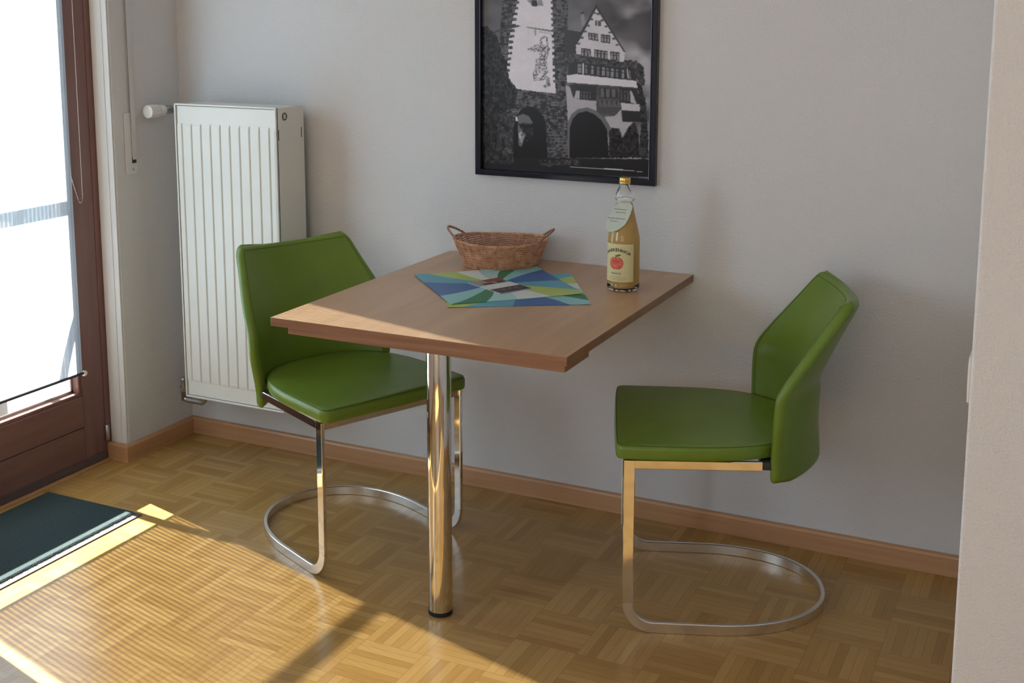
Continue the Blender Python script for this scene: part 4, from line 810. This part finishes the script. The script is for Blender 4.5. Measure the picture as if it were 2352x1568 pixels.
# paper label wrapped round the front
lab = new_mat('label_paper', (.70, .63, .34), .55)
CA = math.atan2(-3.25+.258, 2.82-1.718)      # facing the viewer side
LC = CA-.42        # the label is turned to the left
def wrap(u, z, r=RB+.0004):      # u = arc length from the label centre, positive to the right as read
    a = LC+u/r; return (r*math.cos(a), r*math.sin(a), z)
def label_sheet(name, u0, u1, z0, z1, mt, r, par, n=40):
    vs, fs = [], []
    for i in range(n+1):
        u = u0+(u1-u0)*i/n; vs += [wrap(u, z0, r), wrap(u, z1, r), wrap(u, z0, r-.0003), wrap(u, z1, r-.0003)]
    for i in range(n):
        a = 4*i; fs += [(a, a+4, a+5, a+1), (a+2, a+3, a+7, a+6), (a+1, a+5, a+7, a+3), (a, a+2, a+6, a+4)]
    fs += [(0, 1, 3, 2), (4*n, 4*n+2, 4*n+3, 4*n+1)]
    return mesh_obj(name, vs, fs, mt, par, smooth=False)
label = label_sheet('label', -.043, .047, .028, .130, lab, RB+.0006, bo)
def curve_shape(name, outline, mt, r, par):      # outline in (u,z) fan filled finely
    cu = sum(p[0] for p in outline)/len(outline); cz = sum(p[1] for p in outline)/len(outline); vs, fs = [wrap(cu, cz, r)], []
    NRr = 6; n = len(outline)
    for j in range(1, NRr+1):
        for (u, z) in outline: vs.append(wrap(cu+(u-cu)*j/NRr, cz+(z-cz)*j/NRr, r))
    for k in range(n): fs.append((0, 1+k, 1+(k+1) % n))
    for j in range(NRr-1):
        for k in range(n): a = 1+j*n; fs.append((a+k, a+n+k, a+n+(k+1) % n, a+(k+1) % n))
    return mesh_obj(name, vs, fs, mt, par)
apple = []
for i in range(48):
    a = 2*math.pi*i/48; r = .0178*(1+.05*math.cos(2*a)) - .0030*math.exp(-((a-math.pi/2)/.35)**2)-.0016*math.exp(-((a-3*math.pi/2)/.3)**2)
    apple.append((r*math.cos(a)*1.10-.002, .0785+r*math.sin(a)*1.08))
am = new_mat('apple_red', (.68, .10, .055), .5); L(am, ramp(am, noise(am, coords(am), 90, 3), [(.35, (.62, .075, .04)), (.7, (.74, .20, .11))]), P(am).inputs['Base Color'])
curve_shape('printed_apple', apple, am, RB+.0008, label)
curve_shape('printed_leaf', [(-.003, .096), (.001, .1015), (.007, .1030), (.013, .1020), (.009, .0985), (.003, .0960)], new_mat('leaf_green', (.08, .17, .05), .5), RB+.0009, label)
curve_shape('printed_stem', [(-.0035, .0935), (-.0015, .0935), (-.001, .1000), (-.0035, .1010)], new_mat('stem_brown', (.05, .05, .02), .5), RB+.0009, label)
ink = new_mat('label_ink', (.045, .04, .025), .6); ink2 = new_mat('label_ink_soft', (.30, .27, .14), .6)
def text_geo(s, size):
    cu = bpy.data.curves.new('txt', 'FONT'); cu.body = s; cu.size = size; cu.align_x = 'CENTER'; cu.resolution_u = 3
    o = bpy.data.objects.new('txt', cu); COL.objects.link(o); bpy.context.view_layer.update()
    dg = bpy.context.evaluated_depsgraph_get(); me = bpy.data.meshes.new_from_object(o.evaluated_get(dg)); bpy.data.objects.remove(o, do_unlink=True)
    bm = bmesh.new(); bm.from_mesh(me); bmesh.ops.triangulate(bm, faces=bm.faces)
    bmesh.ops.subdivide_edges(bm, edges=[e for e in bm.edges if e.calc_length() > size*.25], cuts=1); bmesh.ops.triangulate(bm, faces=bm.faces)
    v = [tuple(x.co) for x in bm.verts]; bm.verts.index_update(); f = [tuple(y.index for y in x.verts) for x in bm.faces]; bm.free(); bpy.data.meshes.remove(me); return v, f
def label_text(name, s, size, z, mt, arch=0.0, wide=1.0, bold=0.0, u0=0.0):
    v, f = text_geo(s, size); V_, F_ = [], []
    for dx, dz_ in ([(0, 0)] if bold == 0 else [(-bold, 0), (bold, 0), (0, bold), (0, -bold)]):
        k = len(V_)
        for (x, y, _) in v:
            u = x*wide+dx; V_.append(wrap(u0+u, z+y+dz_-arch*(u/.03)**2, RB+.0009+.00001*len(V_)/max(1, len(v))))
        F_ += [tuple(i+k for i in ff) for ff in f]
    return mesh_obj(name, V_, F_, mt, label)
label_text('printed_name', 'MARKENHOF', .0118, .1105, ink, .0085, 1.08, .0004)
label_text('printed_kind', 'Apfelsaft', .0085, .0485, ink, 0, 1.0, 0, -.002)
def dashes(w, seed):      # unreadable small print: words as short strokes
    rg = random.Random(seed); x = -w/2; out = []
    while x < w/2:
        l = rg.uniform(.0012, .0042); out.append((x, min(x+l, w/2))); x += l+.0011
    return out
for i_, (zz, ww) in enumerate(((.0425, .030), (.0385, .050), (.0350, .056), (.0315, .040))):
    V_, F_ = [], []
    for a, b in dashes(ww, i_):
        k = len(V_); V_ += [wrap(a, zz, RB+.0009), wrap(b, zz, RB+.0009), wrap(b, zz+.0011, RB+.0009), wrap(a, zz+.0011, RB+.0009)]; F_.append((k, k+1, k+2, k+3))
    mesh_obj('printed_small_print', V_, F_, ink2, label)
# paper tag hung round the neck
tg = thing('bottle_tag', 'pale mint paper tag hanging from the neck of the juice bottle', 'tag', (1.718, -.258, .975))
tm_ = new_mat('mint_paper', (.58, .70, .64), .6); tv = []
R2 = Vector((.938, .345, 0)).normalized()      # sideways as seen from the room
Fw = Vector((math.cos(CA), math.sin(CA), 0)).normalized()
def tagp(cx, cy, d=0.0):      # picture-style offsets in metres: right, up from the bottle foot
    t = max(0, min(1, (.235-cy)/.10)); lean = .0225+.030*t
    p = R2*cx+Fw*(lean+d); return (p.x, p.y, cy+.7502-.975)
shape = [(-.021, .233), (-.016, .240), (-.008, .2425), (.004, .2425), (.014, .239), (.0215, .230), (.0205, .222), (.016, .209), (.010, .195), (.003, .183), (-.007, .174), (-.019, .167), (-.031, .163), (-.041, .164), (-.047, .170), (-.049, .180), (-.046, .193), (-.040, .205), (-.032, .217)]
vs = [tagp(*p_) for p_ in shape]+[tagp(p_[0], p_[1], -.0005) for p_ in shape]; n = len(shape)
fs = [tuple(range(n)), tuple(range(2*n-1, n-1, -1))]+[(k, (k+1) % n, n+(k+1) % n, n+k) for k in range(n)]
bm = bmesh.new(); me = bpy.data.meshes.new('t'); me.from_pydata(vs, [], fs); bm.from_mesh(me); bpy.data.meshes.remove(me)
bmesh.ops.triangulate(bm, faces=[f for f in bm.faces if len(f.verts) > 4]); sheet = bm_obj('paper_sheet', bm, tm_, tg)
tube_obj('neck_loop', [(.0262*math.cos(a), .0262*math.sin(a), .7502+.243-.975+.003*math.cos(a-CA+math.pi)) for a in np.linspace(0, 2*math.pi, 40)[:-1]], .0012, new_mat('clear_loop', (.6, .62, .6), .3), tg, n=6, closed=True)
tag_ink = new_mat('tag_ink', (.12, .16, .14), .6); tag_violet = new_mat('tag_ink_violet', (.22, .14, .32), .6)
for i_, (cx_, cy_, ww, hh_, mt_) in enumerate(((-.006, .2195, .040, .0017, tag_ink), (-.010, .2120, .026, .0016, tag_ink), (-.019, .1965, .046, .0020, tag_violet), (-.026, .1900, .022, .0015, tag_violet))):
    V_, F_ = [], []
    for a, b in dashes(ww, 20+i_):
        k = len(V_); q = [(cx_+a, cy_-.07*a), (cx_+b, cy_-.07*b), (cx_+b, cy_-.07*b+hh_), (cx_+a, cy_-.07*a+hh_)]
        V_ += [tagp(u_, v_, .0006) for u_, v_ in q]; F_.append((k, k+1, k+2, k+3))
    mesh_obj('printed_line', V_, F_, mt_, sheet)

# ------------------------------------------------------------------ switch on the hidden side of the projecting wall
sw = thing('light_switch', 'white light switch on the side face of the projecting wall at right', 'switch', (2.664, -1.045, .859))
o = box_obj('switch_plate', (-.005, 0, -.041, .041, -.041, .041), M['offwhite'], sw, .002)
o = box_obj('rocker', (-.0065, -.005, -.028, .028, -.028, .028), M['offwhite'], sw, .0015)
